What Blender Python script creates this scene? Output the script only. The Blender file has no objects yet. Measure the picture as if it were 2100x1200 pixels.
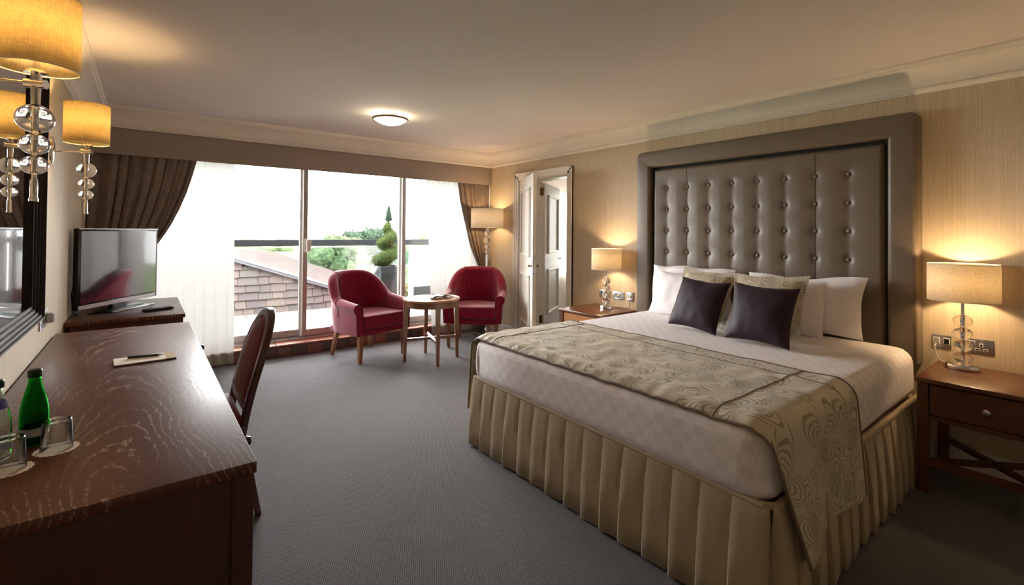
import bpy, bmesh, math, random
from math import sin, cos, pi, radians, sqrt, atan2
from mathutils import Vector, Matrix, noise as mnoise

random.seed(11)
SC = bpy.context.scene
COL = SC.collection

# ------------------------------------------------------------------ camera
H = 1.35
F_PX, YAW, PITCH, ROLL, CY = 968.98, 0.661095, 0.0125776, 0.00857446, 463.092
cam_d = bpy.data.cameras.new('camera')
cam = bpy.data.objects.new('camera', cam_d)
COL.objects.link(cam)
fw = Vector((sin(YAW) * cos(PITCH), cos(YAW) * cos(PITCH), sin(PITCH)))
rt = Vector((cos(YAW), -sin(YAW), 0))
up = rt.cross(fw)
r2 = cos(ROLL) * rt + sin(ROLL) * up
u2 = -sin(ROLL) * rt + cos(ROLL) * up
mw = Matrix((r2, u2, -fw)).transposed().to_4x4()
mw.translation = (0, 0, H)
cam.matrix_world = mw
cam_d.sensor_fit = 'HORIZONTAL'
cam_d.sensor_width = 36.0
cam_d.lens = 36.0 * F_PX / 2100.0
cam_d.shift_y = -(600 - CY) / 2100.0
cam_d.clip_start = 0.02
cam_d.clip_end = 600
SC.camera = cam

# ------------------------------------------------------------------ world and exposure
world = bpy.data.worlds.new('overcast_sky')
SC.world = world
world.use_nodes = True
bg = world.node_tree.nodes['Background']
bg.inputs['Color'].default_value = (1.0, 0.975, 0.985, 1)
bg.inputs['Strength'].default_value = 11.0

SC.view_settings.view_transform = 'Standard'
SC.view_settings.look = 'None'
SC.view_settings.exposure = 1.83
SC.view_settings.gamma = 1.0
SC.view_settings.use_curve_mapping = False
try:
    SC.cycles.max_bounces = 10
    SC.cycles.diffuse_bounces = 6
    SC.cycles.glossy_bounces = 5
    SC.cycles.transmission_bounces = 10
    SC.cycles.transparent_max_bounces = 24
    SC.cycles.caustics_reflective = False
    SC.cycles.caustics_refractive = False
    SC.cycles.sample_clamp_indirect = 6.0
    SC.cycles.blur_glossy = 0.5
    SC.cycles.use_denoising = True
except Exception:
    pass


def portal(name, loc, rot, sx, sy):
    """A window portal: it guides the sampling of the sky through an opening and gives no light itself."""
    d = bpy.data.lights.new(name, 'AREA')
    d.shape = 'RECTANGLE'
    d.size, d.size_y = sx, sy
    d.cycles.is_portal = True
    o = bpy.data.objects.new(name, d)
    o.location = loc
    o.rotation_euler = rot
    COL.objects.link(o)
    o['kind'] = 'helper'
    return o


portal('window_portal', (1.7, 5.78, 1.1), (radians(-90), 0, 0), 4.4, 2.2)

# ------------------------------------------------------------------ helpers


def srgb(r, g, b):
    f = lambda c: (c / 255 / 12.92) if c / 255 <= 0.04045 else ((c / 255 + 0.055) / 1.055) ** 2.4
    return (f(r), f(g), f(b), 1)


class NT:
    def __init__(self, name):
        self.m = bpy.data.materials.new(name)
        self.m.use_nodes = True
        self.t = self.m.node_tree
        self.t.nodes.clear()
        self.out = self.n('ShaderNodeOutputMaterial')

    def n(self, typ, **kw):
        nd = self.t.nodes.new(typ)
        for k, v in kw.items():
            setattr(nd, k, v)
        return nd

    def link(self, a, b):
        self.t.links.new(a, b)

    def val(self, sock, v):
        if hasattr(v, 'is_output') or isinstance(v, bpy.types.NodeSocket):
            self.link(v, sock)
        else:
            sock.default_value = v

    def math(self, op, a, b=None, c=None, clamp=False):
        nd = self.n('ShaderNodeMath', operation=op, use_clamp=clamp)
        self.val(nd.inputs[0], a)
        if b is not None:
            self.val(nd.inputs[1], b)
        if c is not None:
            self.val(nd.inputs[2], c)
        return nd.outputs[0]

    def mix(self, fac, a, b, mode='MIX'):
        nd = self.n('ShaderNodeMix', data_type='RGBA', blend_type=mode)
        self.val(nd.inputs[0], fac)
        self.val(nd.inputs[6], a)
        self.val(nd.inputs[7], b)
        return nd.outputs[2]

    def coord(self, kind='Object', scale=(1, 1, 1), rot=(0, 0, 0), loc=(0, 0, 0)):
        tc = self.n('ShaderNodeTexCoord')
        mp = self.n('ShaderNodeMapping')
        mp.inputs['Scale'].default_value = scale
        mp.inputs['Rotation'].default_value = rot
        mp.inputs['Location'].default_value = loc
        self.link(tc.outputs[kind], mp.inputs['Vector'])
        return mp.outputs['Vector']

    def noise(self, vec, scale=5, detail=3, rough=0.5, dist=0.0):
        nd = self.n('ShaderNodeTexNoise')
        if vec is not None:
            self.link(vec, nd.inputs['Vector'])
        nd.inputs['Scale'].default_value = scale
        nd.inputs['Detail'].default_value = detail
        nd.inputs['Roughness'].default_value = rough
        nd.inputs['Distortion'].default_value = dist
        return nd.outputs[0]

    def ramp(self, fac, a, b, ca=None, cb=None):
        nd = self.n('ShaderNodeMapRange')
        self.val(nd.inputs[0], fac)
        nd.inputs[1].default_value = a
        nd.inputs[2].default_value = b
        nd.inputs[3].default_value = 0 if ca is None else ca
        nd.inputs[4].default_value = 1 if cb is None else cb
        return nd.outputs[0]

    def bump(self, h, strength=0.3, dist=0.01):
        nd = self.n('ShaderNodeBump')
        nd.inputs['Strength'].default_value = strength
        nd.inputs['Distance'].default_value = dist
        self.link(h, nd.inputs['Height'])
        return nd.outputs[0]

    def principled(self, color, rough=0.5, metal=0.0, spec=0.5, sheen=0.0, coat=0.0, normal=None, **kw):
        p = self.n('ShaderNodeBsdfPrincipled')
        self.val(p.inputs['Base Color'], color)
        self.val(p.inputs['Roughness'], rough)
        p.inputs['Metallic'].default_value = metal
        p.inputs['Specular IOR Level'].default_value = spec
        p.inputs['Sheen Weight'].default_value = sheen
        p.inputs['Coat Weight'].default_value = coat
        if normal is not None:
            self.link(normal, p.inputs['Normal'])
        for k, v in kw.items():
            p.inputs[k].default_value = v
        self.link(p.outputs[0], self.out.inputs[0])
        return p


MATS = {}


def plain(name, col, rough=0.5, metal=0.0, spec=0.5, noise_scale=0, noise_amt=0.12, bump=0.0, bscale=200, sheen=0.0, coat=0.0):
    t = NT(name)
    v = t.coord('Object')
    c = col
    if noise_scale:
        f = t.noise(v, noise_scale, 4)
        dark = tuple(x * (1 - noise_amt) for x in col[:3]) + (1,)
        light = tuple(min(1, x * (1 + noise_amt)) for x in col[:3]) + (1,)
        c = t.mix(t.ramp(f, 0.3, 0.7), dark, light)
    nrm = t.bump(t.noise(v, bscale, 3), bump, 0.004) if bump else None
    t.principled(c, rough, metal, spec, sheen, coat, nrm)
    MATS[name] = t.m
    return t.m


def emit(name, col, strength):
    t = NT(name)
    e = t.n('ShaderNodeEmission')
    e.inputs[0].default_value = col
    e.inputs[1].default_value = strength
    t.link(e.outputs[0], t.out.inputs[0])
    MATS[name] = t.m
    return t.m


def wallpaper():
    t = NT('striped_wallpaper')
    a = t.noise(t.coord('Object', (1, 1, 0.012)), 130, 3, 0.6)
    b = t.noise(t.coord('Object', (1, 1, 0.05)), 420, 2, 0.6)
    s = t.math('ADD', t.math('MULTIPLY', a, 0.6), t.math('MULTIPLY', b, 0.4))
    c = t.mix(t.ramp(s, 0.36, 0.64), srgb(192, 174, 146), srgb(214, 198, 172))
    t.principled(c, 0.62, spec=0.35, normal=t.bump(s, 0.25, 0.002))
    return t.m


def carpet():
    t = NT('grey_loop_carpet')
    v = t.coord('Object', rot=(0, 0, radians(28)))
    w = t.n('ShaderNodeTexWave', wave_type='BANDS', bands_direction='X')
    t.link(v, w.inputs['Vector'])
    w.inputs['Scale'].default_value = 38
    w.inputs['Distortion'].default_value = 3.5
    w.inputs['Detail'].default_value = 2
    w.inputs['Detail Scale'].default_value = 3
    n1 = t.noise(t.coord('Object'), 170, 3, 0.7)
    n2 = t.noise(t.coord('Object'), 2.2, 3, 0.5)
    s = t.math('ADD', t.math('MULTIPLY', w.outputs['Fac'], 0.35), t.math('MULTIPLY', n1, 0.65))
    c = t.mix(t.ramp(s, 0.25, 0.8), srgb(42, 38, 39), srgb(120, 114, 116))
    c = t.mix(t.ramp(n2, 0.35, 0.65, 0, 0.12), c, srgb(58, 53, 53))
    t.principled(c, 0.95, spec=0.1, sheen=0.28, normal=t.bump(s, 0.9, 0.006), **{'Sheen Roughness': 0.45})
    return t.m


def wood(name, base, dark, pore=None, axis='Y', rough=0.32, scale=1.0, coat=0.25, lines=13, pore_amt=0.55, bands=0.6):
    """Long grain along one axis; contour lines of a stretched noise give the cathedral figure."""
    t = NT(name)
    st = {'X': (0.28, 1, 1), 'Y': (1, 0.24, 1), 'Z': (1, 1, 0.16)}[axis]
    v = t.coord('Object', tuple(s * scale for s in st))
    big = t.noise(v, 2.6, 2, 0.45, 0.35)
    fr = t.math('FRACT', t.math('MULTIPLY', big, float(lines)))
    st2 = {'X': (0.02, 1, 1), 'Y': (1, 0.02, 1), 'Z': (1, 1, 0.02)}[axis]
    fib = t.noise(t.coord('Object', tuple(s * scale for s in st2)), 170, 3, 0.6)
    c = t.mix(t.math('MULTIPLY', fr, bands), base, dark)
    c = t.mix(t.ramp(fib, 0.35, 0.7, 0, 0.45), c, dark)
    if pore is not None:
        st3 = {'X': (0.16, 1, 1), 'Y': (1, 0.16, 1), 'Z': (1, 1, 0.16)}[axis]
        br = t.noise(t.coord('Object', tuple(s * scale for s in st3)), 120, 2, 0.7)
        line = t.math('MULTIPLY', t.ramp(fr, 0.84, 0.95), t.ramp(br, 0.46, 0.58))
        gate = t.ramp(t.noise(v, 1.3, 1), 0.3, 0.5)
        line = t.math('MULTIPLY', t.math('MULTIPLY', line, gate), pore_amt)
        c = t.mix(line, c, pore)
        rr = t.math('ADD', rough, t.math('MULTIPLY', line, 0.35))
    else:
        rr = rough
    t.principled(c, rr, spec=0.5, coat=coat, normal=t.bump(fib, 0.12, 0.001), **{'Coat Roughness': 0.22})
    return t.m


def cathedral_wood(name, base, dark, pore, y0=-1.35, slope=0.13, per=0.02, rough=0.36):
    """Flat-sawn board along y: growth rings cut at a slant give nested arches; open pores are pale."""
    t = NT(name)
    tc = t.n('ShaderNodeTexCoord')
    sp = t.n('ShaderNodeSeparateXYZ')
    t.link(tc.outputs['Object'], sp.inputs[0])
    n1 = t.noise(t.coord('Object', (1, 0.45, 1)), 3.0, 2, 0.5)
    n2 = t.noise(t.coord('Object', (1, 0.8, 1)), 26, 2, 0.55)
    x = t.math('ADD', sp.outputs[0], t.math('MULTIPLY', t.math('SUBTRACT', n1, 0.5), 0.26))
    x = t.math('ADD', x, -0.03)
    y = t.math('MULTIPLY', t.math('SUBTRACT', sp.outputs[1], y0), slope)
    r = t.math('SQRT', t.math('ADD', t.math('MULTIPLY', x, x), t.math('MULTIPLY', y, y)))
    r = t.math('ADD', r, t.math('MULTIPLY', n2, 0.022))
    fr = t.math('FRACT', t.math('DIVIDE', r, per))
    fib = t.noise(t.coord('Object', (1, 0.02, 1)), 170, 3, 0.6)
    br = t.noise(t.coord('Object', (1, 0.3, 1)), 190, 2, 0.7)
    c = t.mix(t.math('MULTIPLY', fr, 0.35), base, dark)
    c = t.mix(t.ramp(fib, 0.35, 0.7, 0, 0.4), c, dark)
    gate = t.ramp(t.noise(t.coord('Object', (1, 0.4, 1)), 4.0, 1), 0.34, 0.56)
    line = t.math('MULTIPLY', t.math('MULTIPLY', t.ramp(fr, 0.74, 0.9), t.ramp(br, 0.42, 0.58)), gate)
    c = t.mix(t.math('MULTIPLY', line, 0.6), c, pore)
    t.principled(c, t.math('ADD', rough, t.math('MULTIPLY', line, 0.3)), spec=0.34, coat=0.05, normal=t.bump(fib, 0.12, 0.001), **{'Coat Roughness': 0.25})
    return t.m


def fabric(name, col, rough=0.85, sheen=0.3, weave=700, amt=0.12, bump=0.25, spec=0.25, mott=0):
    t = NT(name)
    a = t.noise(t.coord('Object', (1, 1, 0.25)), weave, 2, 0.6)
    b = t.noise(t.coord('Object', (0.25, 0.25, 1)), weave, 2, 0.6)
    s = t.math('MULTIPLY', t.math('ADD', a, b), 0.5)
    d = tuple(x * (1 - amt * 1.6) for x in col[:3]) + (1,)
    l = tuple(min(1, x * (1 + amt)) for x in col[:3]) + (1,)
    c = t.mix(t.ramp(s, 0.38, 0.62), d, l)
    if mott:
        c = t.mix(t.ramp(t.noise(t.coord('Object'), mott, 4, 0.6), 0.42, 0.62, 0, 0.5), c, tuple(x * 0.6 for x in col[:3]) + (1,))
    t.principled(c, rough, spec=spec, sheen=sheen, normal=t.bump(s, bump, 0.0015), **{'Sheen Roughness': 0.4})
    return t.m


def floral(name, ground, ink, scale=4.2, rough=0.45, rings=9.0, line=0.3, coordk='UV', sheen=0.2):
    """Satin with flower outlines drawn as concentric petal lines (flat print)."""
    t = NT(name)
    v = t.coord(coordk, (scale, scale, scale))
    wob = t.n('ShaderNodeTexNoise')
    t.link(v, wob.inputs['Vector'])
    wob.inputs['Scale'].default_value = 2.2
    wob.inputs['Detail'].default_value = 1.0
    off = t.n('ShaderNodeVectorMath', operation='SCALE')
    t.link(wob.outputs['Color'], off.inputs[0])
    off.inputs['Scale'].default_value = 0.34
    add = t.n('ShaderNodeVectorMath', operation='ADD')
    t.link(v, add.inputs[0])
    t.link(off.outputs[0], add.inputs[1])
    dims = '2D' if coordk == 'UV' else '3D'
    vo = t.n('ShaderNodeTexVoronoi', voronoi_dimensions=dims, feature='F1')
    t.link(add.outputs[0], vo.inputs['Vector'])
    vo.inputs['Scale'].default_value = 1.0
    vo.inputs['Randomness'].default_value = 0.75
    sub = t.n('ShaderNodeVectorMath', operation='SUBTRACT')
    t.link(add.outputs[0], sub.inputs[0])
    t.link(vo.outputs['Position'], sub.inputs[1])
    sp = t.n('ShaderNodeSeparateXYZ')
    t.link(sub.outputs[0], sp.inputs[0])
    ang = t.math('ARCTAN2', sp.outputs[1], sp.outputs[0])
    sc = t.n('ShaderNodeSeparateColor')
    t.link(vo.outputs['Color'], sc.inputs[0])
    ph = t.math('MULTIPLY', sc.outputs[0], 6.28)
    pet = t.math('ABSOLUTE', t.math('COSINE', t.math('ADD', t.math('MULTIPLY', ang, 2.5), ph)))
    den = t.math('ADD', t.math('MULTIPLY', pet, 0.75), 0.28)
    q = t.math('DIVIDE', vo.outputs['Distance'], den)
    fr = t.math('FRACT', t.math('MULTIPLY', q, rings))
    ln = t.math('LESS_THAN', fr, line)
    ln = t.math('MULTIPLY', ln, t.math('LESS_THAN', q, 0.72))
    core = t.ramp(vo.outputs['Distance'], 0.0, 0.2, 0.75, 0)
    mask = t.math('MAXIMUM', ln, core)
    c = t.mix(t.math('MULTIPLY', mask, 0.8), ground, ink)
    rr = t.math('ADD', rough, t.math('MULTIPLY', mask, 0.18))
    fin = t.noise(t.coord('Object'), 22, 3, 0.5)
    t.principled(c, rr, spec=0.4, sheen=sheen, normal=t.bump(t.math('ADD', fin, t.math('MULTIPLY', mask, -0.2)), 0.12, 0.006))
    return t.m


def checked_sheet():
    t = NT('white_checked_sheet')
    ck = t.n('ShaderNodeTexChecker')
    t.link(t.coord('Object', loc=(0.011, 0.013, 0.003)), ck.inputs['Vector'])
    ck.inputs['Scale'].default_value = 1 / 0.045
    fac = ck.outputs['Fac']
    n = t.noise(t.coord('Object', (1, 1, 0.35)), 9, 3, 0.55)
    c = t.mix(fac, srgb(246, 240, 240), srgb(238, 231, 231))
    rr = t.ramp(fac, 0, 1, 0.75, 0.6)
    t.principled(c, rr, spec=0.3, sheen=0.15, normal=t.bump(n, 0.25, 0.02))
    return t.m


def glass_pane(name, tint=(1, 1, 1, 1), refl=1.0):
    t = NT(name)
    tr = t.n('ShaderNodeBsdfTransparent')
    tr.inputs[0].default_value = tint
    gl = t.n('ShaderNodeBsdfGlossy')
    gl.inputs['Roughness'].default_value = 0.0
    fr = t.n('ShaderNodeFresnel')
    fr.inputs[0].default_value = 1.45
    mx = t.n('ShaderNodeMixShader')
    t.link(t.math('MULTIPLY', fr.outputs[0], refl), mx.inputs[0])
    t.link(tr.outputs[0], mx.inputs[1])
    t.link(gl.outputs[0], mx.inputs[2])
    t.link(mx.outputs[0], t.out.inputs[0])
    return t.m


def thin_glass(name, tint=(1, 1, 1, 1)):
    """Clear drinking glass: see-through walls with reflections that grow towards the edge."""
    t = NT(name)
    tr = t.n('ShaderNodeBsdfTransparent')
    tr.inputs[0].default_value = tint
    gl = t.n('ShaderNodeBsdfGlossy')
    gl.inputs['Roughness'].default_value = 0.02
    lw = t.n('ShaderNodeLayerWeight')
    lw.inputs[0].default_value = 0.25
    mx = t.n('ShaderNodeMixShader')
    t.link(t.ramp(lw.outputs['Fresnel'], 0.0, 1.0, 0.05, 1.0), mx.inputs[0])
    t.link(tr.outputs[0], mx.inputs[1])
    t.link(gl.outputs[0], mx.inputs[2])
    t.link(mx.outputs[0], t.out.inputs[0])
    return t.m


def solid_glass(name, col=(1, 1, 1, 1), ior=1.46, rough=0.0):
    t = NT(name)
    g = t.n('ShaderNodeBsdfGlass')
    g.inputs['Color'].default_value = col
    g.inputs['Roughness'].default_value = rough
    g.inputs['IOR'].default_value = ior
    t.link(g.outputs[0], t.out.inputs[0])
    return t.m


def sheer(name, glow=0.21, lo=0.988, hi=0.998):
    t = NT(name)
    tr = t.n('ShaderNodeBsdfTransparent')
    tr.inputs[0].default_value = (1, 1, 1, 1)
    tl = t.n('ShaderNodeBsdfTranslucent')
    tl.inputs[0].default_value = (glow, glow * 0.985, glow * 0.945, 1)
    df = t.n('ShaderNodeBsdfDiffuse')
    df.inputs[0].default_value = srgb(245, 242, 232)
    m1 = t.n('ShaderNodeMixShader')
    m1.inputs[0].default_value = 0.45
    t.link(tl.outputs[0], m1.inputs[1])
    t.link(df.outputs[0], m1.inputs[2])
    m2 = t.n('ShaderNodeMixShader')
    w = t.noise(t.coord('Object', (1, 1, 0.1)), 260, 2)
    t.link(t.ramp(w, 0.3, 0.7, lo, hi), m2.inputs[0])
    t.link(tr.outputs[0], m2.inputs[1])
    t.link(m1.outputs[0], m2.inputs[2])
    t.link(m2.outputs[0], t.out.inputs[0])
    return t.m


def shade_mat(name, col, trans=0.5):
    t = NT(name)
    a = t.noise(t.coord('Object', (1, 1, 0.12)), 330, 2, 0.6)
    b = t.noise(t.coord('Object', (0.12, 0.12, 1)), 330, 2, 0.6)
    s = t.ramp(t.math('MULTIPLY', t.math('ADD', a, b), 0.5), 0.36, 0.64)
    c = t.mix(s, tuple(x * 0.72 for x in col[:3]) + (1,), col)
    df = t.n('ShaderNodeBsdfDiffuse')
    t.link(c, df.inputs[0])
    tl = t.n('ShaderNodeBsdfTranslucent')
    t.link(c, tl.inputs[0])
    m = t.n('ShaderNodeMixShader')
    m.inputs[0].default_value = trans
    t.link(df.outputs[0], m.inputs[1])
    t.link(tl.outputs[0], m.inputs[2])
    t.link(m.outputs[0], t.out.inputs[0])
    return t.m


def leaf_mat(name, a, b):
    t = NT(name)
    oi = t.noise(t.coord('Object'), 3.5, 2)
    c = t.mix(t.ramp(oi, 0.3, 0.7), a, b)
    df = t.n('ShaderNodeBsdfDiffuse')
    t.link(c, df.inputs[0])
    tl = t.n('ShaderNodeBsdfTranslucent')
    t.link(c, tl.inputs[0])
    m = t.n('ShaderNodeMixShader')
    m.inputs[0].default_value = 0.3
    t.link(df.outputs[0], m.inputs[1])
    t.link(tl.outputs[0], m.inputs[2])
    t.link(m.outputs[0], t.out.inputs[0])
    return t.m


WALL = wallpaper()
CARPET = carpet()
CEIL = plain('matt_ceiling_paint', srgb(238, 230, 226), 0.9, spec=0.2, noise_scale=3, noise_amt=0.015)
TRIM = plain('white_gloss_trim', srgb(232, 226, 216), 0.45, noise_scale=8, noise_amt=0.02)
CORN = plain('cornice_plaster', srgb(238, 231, 221), 0.75, noise_scale=8, noise_amt=0.015)
WOOD_DESK = cathedral_wood('dark_walnut_desk_top', srgb(94, 50, 32), srgb(62, 32, 22), srgb(206, 186, 168))
WOOD_DESKV = wood('dark_walnut_panel', srgb(84, 44, 28), srgb(48, 25, 18), None, 'Z', 0.42, 1.6, 0.1, bands=0.4)
WOOD_NS = wood('chestnut_night_stand', srgb(106, 60, 34), srgb(68, 38, 22), None, 'Y', 0.34, 1.4, 0.3, bands=0.4)
WOOD_LIGHT = wood('warm_oak_drawer', srgb(176, 118, 66), srgb(138, 86, 46), None, 'Y', 0.36, 1.5, 0.2, bands=0.4)
WOOD_LEG = wood('beech_stained_leg', srgb(150, 98, 62), srgb(108, 66, 42), None, 'Z', 0.36, 2.0, 0.2, bands=0.4)
WOOD_TABLE = wood('walnut_table', srgb(140, 92, 64), srgb(98, 60, 42), None, 'Z', 0.3, 1.6, 0.35, bands=0.4)
WOOD_TOP = wood('walnut_table_top', srgb(164, 112, 78), srgb(126, 82, 56), None, 'X', 0.2, 1.2, 0.5, bands=0.4)
MAHOG = wood('mahogany_chair_frame', srgb(82, 36, 26), srgb(50, 22, 16), None, 'Z', 0.3, 2.0, 0.4, bands=0.4)
CHROME = plain('polished_chrome', (0.82, 0.82, 0.83, 1), 0.08, 1.0)
STEEL = plain('brushed_steel', (0.55, 0.55, 0.56, 1), 0.28, 1.0, noise_scale=60, noise_amt=0.05)
NICKEL = plain('satin_nickel', (0.62, 0.6, 0.56, 1), 0.22, 1.0)
BRASS = plain('antique_brass', srgb(120, 92, 58), 0.35, 1.0)
BLACK = plain('black_plastic', srgb(14, 14, 16), 0.22, spec=0.5)
BLACKM = plain('matt_black', srgb(20, 19, 20), 0.6)
SCREEN = plain('tv_screen_glass', srgb(22, 26, 30), 0.09, spec=0.95, coat=0.6)
SILVERP = plain('silver_plastic', srgb(180, 184, 188), 0.22, 0.65)
RED = fabric('burgundy_velvet', srgb(138, 18, 50), 0.8, 0.55, 420, 0.2, 0.3, 0.2, mott=14)
REDDARK = fabric('burgundy_piping', srgb(98, 12, 36), 0.85, 0.3, 420, 0.1)
MAROON = fabric('maroon_upholstery', srgb(112, 34, 44), 0.75, 0.3, 500, 0.1)
HEADB = plain('taupe_satin_leather', srgb(112, 98, 82), 0.4, 0.0, 0.5, noise_scale=4, noise_amt=0.03, bump=0.15, bscale=900)
HEADBTN = plain('taupe_button', srgb(112, 98, 84), 0.28, 0.1)
DARKGAP = plain('dark_lining', srgb(24, 20, 17), 0.9)
SKIRT = fabric('gold_taupe_valance', srgb(182, 162, 132), 0.6, 0.25, 900, 0.05, 0.15, 0.3)
SHEET = checked_sheet()
PILLOWW = fabric('white_cotton', srgb(242, 237, 238), 0.8, 0.1, 900, 0.02, 0.12)
RUNNER = floral('champagne_floral_satin', srgb(206, 195, 172), srgb(138, 124, 100), scale=3.1, rough=0.42, rings=9.0, line=0.34)
RUNTRIM = fabric('taupe_runner_trim', srgb(122, 104, 82), 0.6, 0.2, 900, 0.05)
PATCUSH = floral('champagne_floral_cushion', srgb(202, 190, 166), srgb(144, 128, 102), scale=5.0, rough=0.45, rings=8.0, line=0.34)
PURPLE = fabric('aubergine_satin', srgb(48, 30, 40), 0.58, 0.06, 900, 0.06, 0.1, 0.3)
CURT = floral('taupe_swirl_curtain', srgb(132, 116, 104), srgb(104, 90, 80), scale=4.5, rough=0.5, rings=9, line=0.4)
PELM = fabric('taupe_linen_pelmet', srgb(166, 153, 144), 0.85, 0.15, 520, 0.06)
SHEER = sheer('white_voile')
NET = sheer('white_net', 0.75, 0.8, 0.9)
SHADE_C = shade_mat('cream_linen_shade', srgb(242, 231, 210), 0.5)
SHADE_A = shade_mat('amber_linen_shade', srgb(240, 222, 178), 0.52)
SHADE_W = shade_mat('white_linen_shade', srgb(246, 240, 228), 0.45)
SHADE_IN = plain('shade_rim_tape', srgb(236, 222, 196), 0.8)
CRYSTAL = solid_glass('clear_crystal', (0.99, 0.985, 0.97, 1), 1.47)
GLASSW = thin_glass('tumbler_glass', (0.98, 0.99, 0.985, 1))
GREENG = solid_glass('green_bottle_glass', srgb(104, 204, 124), 1.45)
CLEARG = solid_glass('clear_bottle_glass', srgb(246, 250, 247), 1.45)
PANE = glass_pane('window_glass', (0.97, 0.985, 0.98, 1), 0.9)
BALGLASS = glass_pane('balustrade_glass', (0.8, 0.9, 0.87, 1), 1.2)
MIRROR = plain('silvered_mirror', (0.86, 0.88, 0.88, 1), 0.0, 1.0)
MFRAME = plain('pewter_mirror_frame', srgb(54, 46, 44), 0.42, 0.0, 0.22, noise_scale=30, noise_amt=0.06)
ALU = plain('painted_aluminium', srgb(164, 156, 150), 0.4, noise_scale=14, noise_amt=0.03)
ALUSTRIP = plain('alu_inner_strip', srgb(140, 130, 126), 0.45)
PAPER = plain('notepad_paper', srgb(236, 232, 226), 0.7)
PAPERTAN = plain('tan_letterhead', srgb(186, 164, 122), 0.65)
DOILY = plain('paper_doily', srgb(214, 198, 180), 0.9, noise_scale=120, noise_amt=0.12)
LABELW = plain('silver_bottle_label', srgb(178, 178, 172), 0.5, noise_scale=160, noise_amt=0.15)
LABELB = plain('blue_bottle_label', srgb(60, 62, 150), 0.5)
CAPG = plain('dark_green_cap', srgb(10, 44, 26), 0.3, 0.4)
WHITEP = plain('white_plastic', srgb(232, 228, 220), 0.4)
BOOKD = plain('book_cover', srgb(34, 32, 38), 0.45)
BOOKP = plain('book_page', srgb(222, 214, 200), 0.7, noise_scale=60, noise_amt=0.1)
TILES = [plain('quarry_tile_red', srgb(120, 66, 50), 0.35, noise_scale=20, noise_amt=0.12), plain('quarry_tile_brown', srgb(86, 54, 46), 0.35, noise_scale=20, noise_amt=0.14),
         plain('quarry_tile_plum', srgb(72, 48, 46), 0.35, noise_scale=20, noise_amt=0.14), plain('quarry_tile_rust', srgb(108, 62, 44), 0.35, noise_scale=20, noise_amt=0.12)]
STONETOP = plain('worn_tile_nosing', srgb(168, 112, 88), 0.32, noise_scale=18, noise_amt=0.14)
GROUT = plain('cement_grout', srgb(120, 108, 98), 0.9)
PAVE = [plain('paver_pale', srgb(118, 116, 108), 0.8, noise_scale=12, noise_amt=0.1), plain('paver_grey', srgb(104, 102, 93), 0.8, noise_scale=12, noise_amt=0.1),
        plain('paver_mossy', srgb(84, 84, 66), 0.85, noise_scale=12, noise_amt=0.14)]
MOSS = plain('mossy_joint', srgb(46, 48, 36), 0.95)
SHING = [plain('shingle_mauve', srgb(46, 39, 39), 0.8, noise_scale=14, noise_amt=0.16), plain('shingle_brown', srgb(53, 43, 42), 0.8, noise_scale=14, noise_amt=0.16),
         plain('shingle_grey', srgb(50, 45, 43), 0.8, noise_scale=14, noise_amt=0.16), plain('shingle_tan', srgb(60, 50, 46), 0.8, noise_scale=14, noise_amt=0.16)]
COPING = plain('weathered_coping', srgb(64, 58, 56), 0.85, noise_scale=7, noise_amt=0.12)
FLASH = plain('white_lead_flashing', srgb(214, 214, 216), 0.5)
FLASH_SHADOW = plain('flashing_shadow', srgb(66, 66, 72), 0.7)  # dark colour stands for the shadow below the white flashing
RAIL = plain('charcoal_handrail', srgb(13, 15, 17), 0.8, spec=0.08)
PLANTER = plain('gloss_planter', srgb(14, 16, 18), 0.2, spec=0.25)
RENDERW = plain('white_render', srgb(232, 232, 230), 0.8, noise_scale=4, noise_amt=0.03)
GRASS = plain('lawn', srgb(110, 130, 82), 0.95, noise_scale=0.6, noise_amt=0.25)
BARK = plain('bark', srgb(88, 74, 60), 0.9, noise_scale=12, noise_amt=0.2)
LEAFA = leaf_mat('leaf_mid_green', srgb(42, 50, 36), srgb(68, 76, 56))
LEAFB = leaf_mat('leaf_dark_green', srgb(30, 40, 33), srgb(50, 62, 50))
LEAFC = leaf_mat('leaf_yellow_green', srgb(66, 70, 48), srgb(88, 92, 66))
LEAFT = leaf_mat('leaf_topiary', srgb(34, 44, 24), srgb(62, 72, 40))
LEAFD = leaf_mat('leaf_olive_brown', srgb(54, 55, 42), srgb(72, 72, 56))
BULB = emit('lit_bulb', (1.0, 0.72, 0.38, 1), 10)


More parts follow.
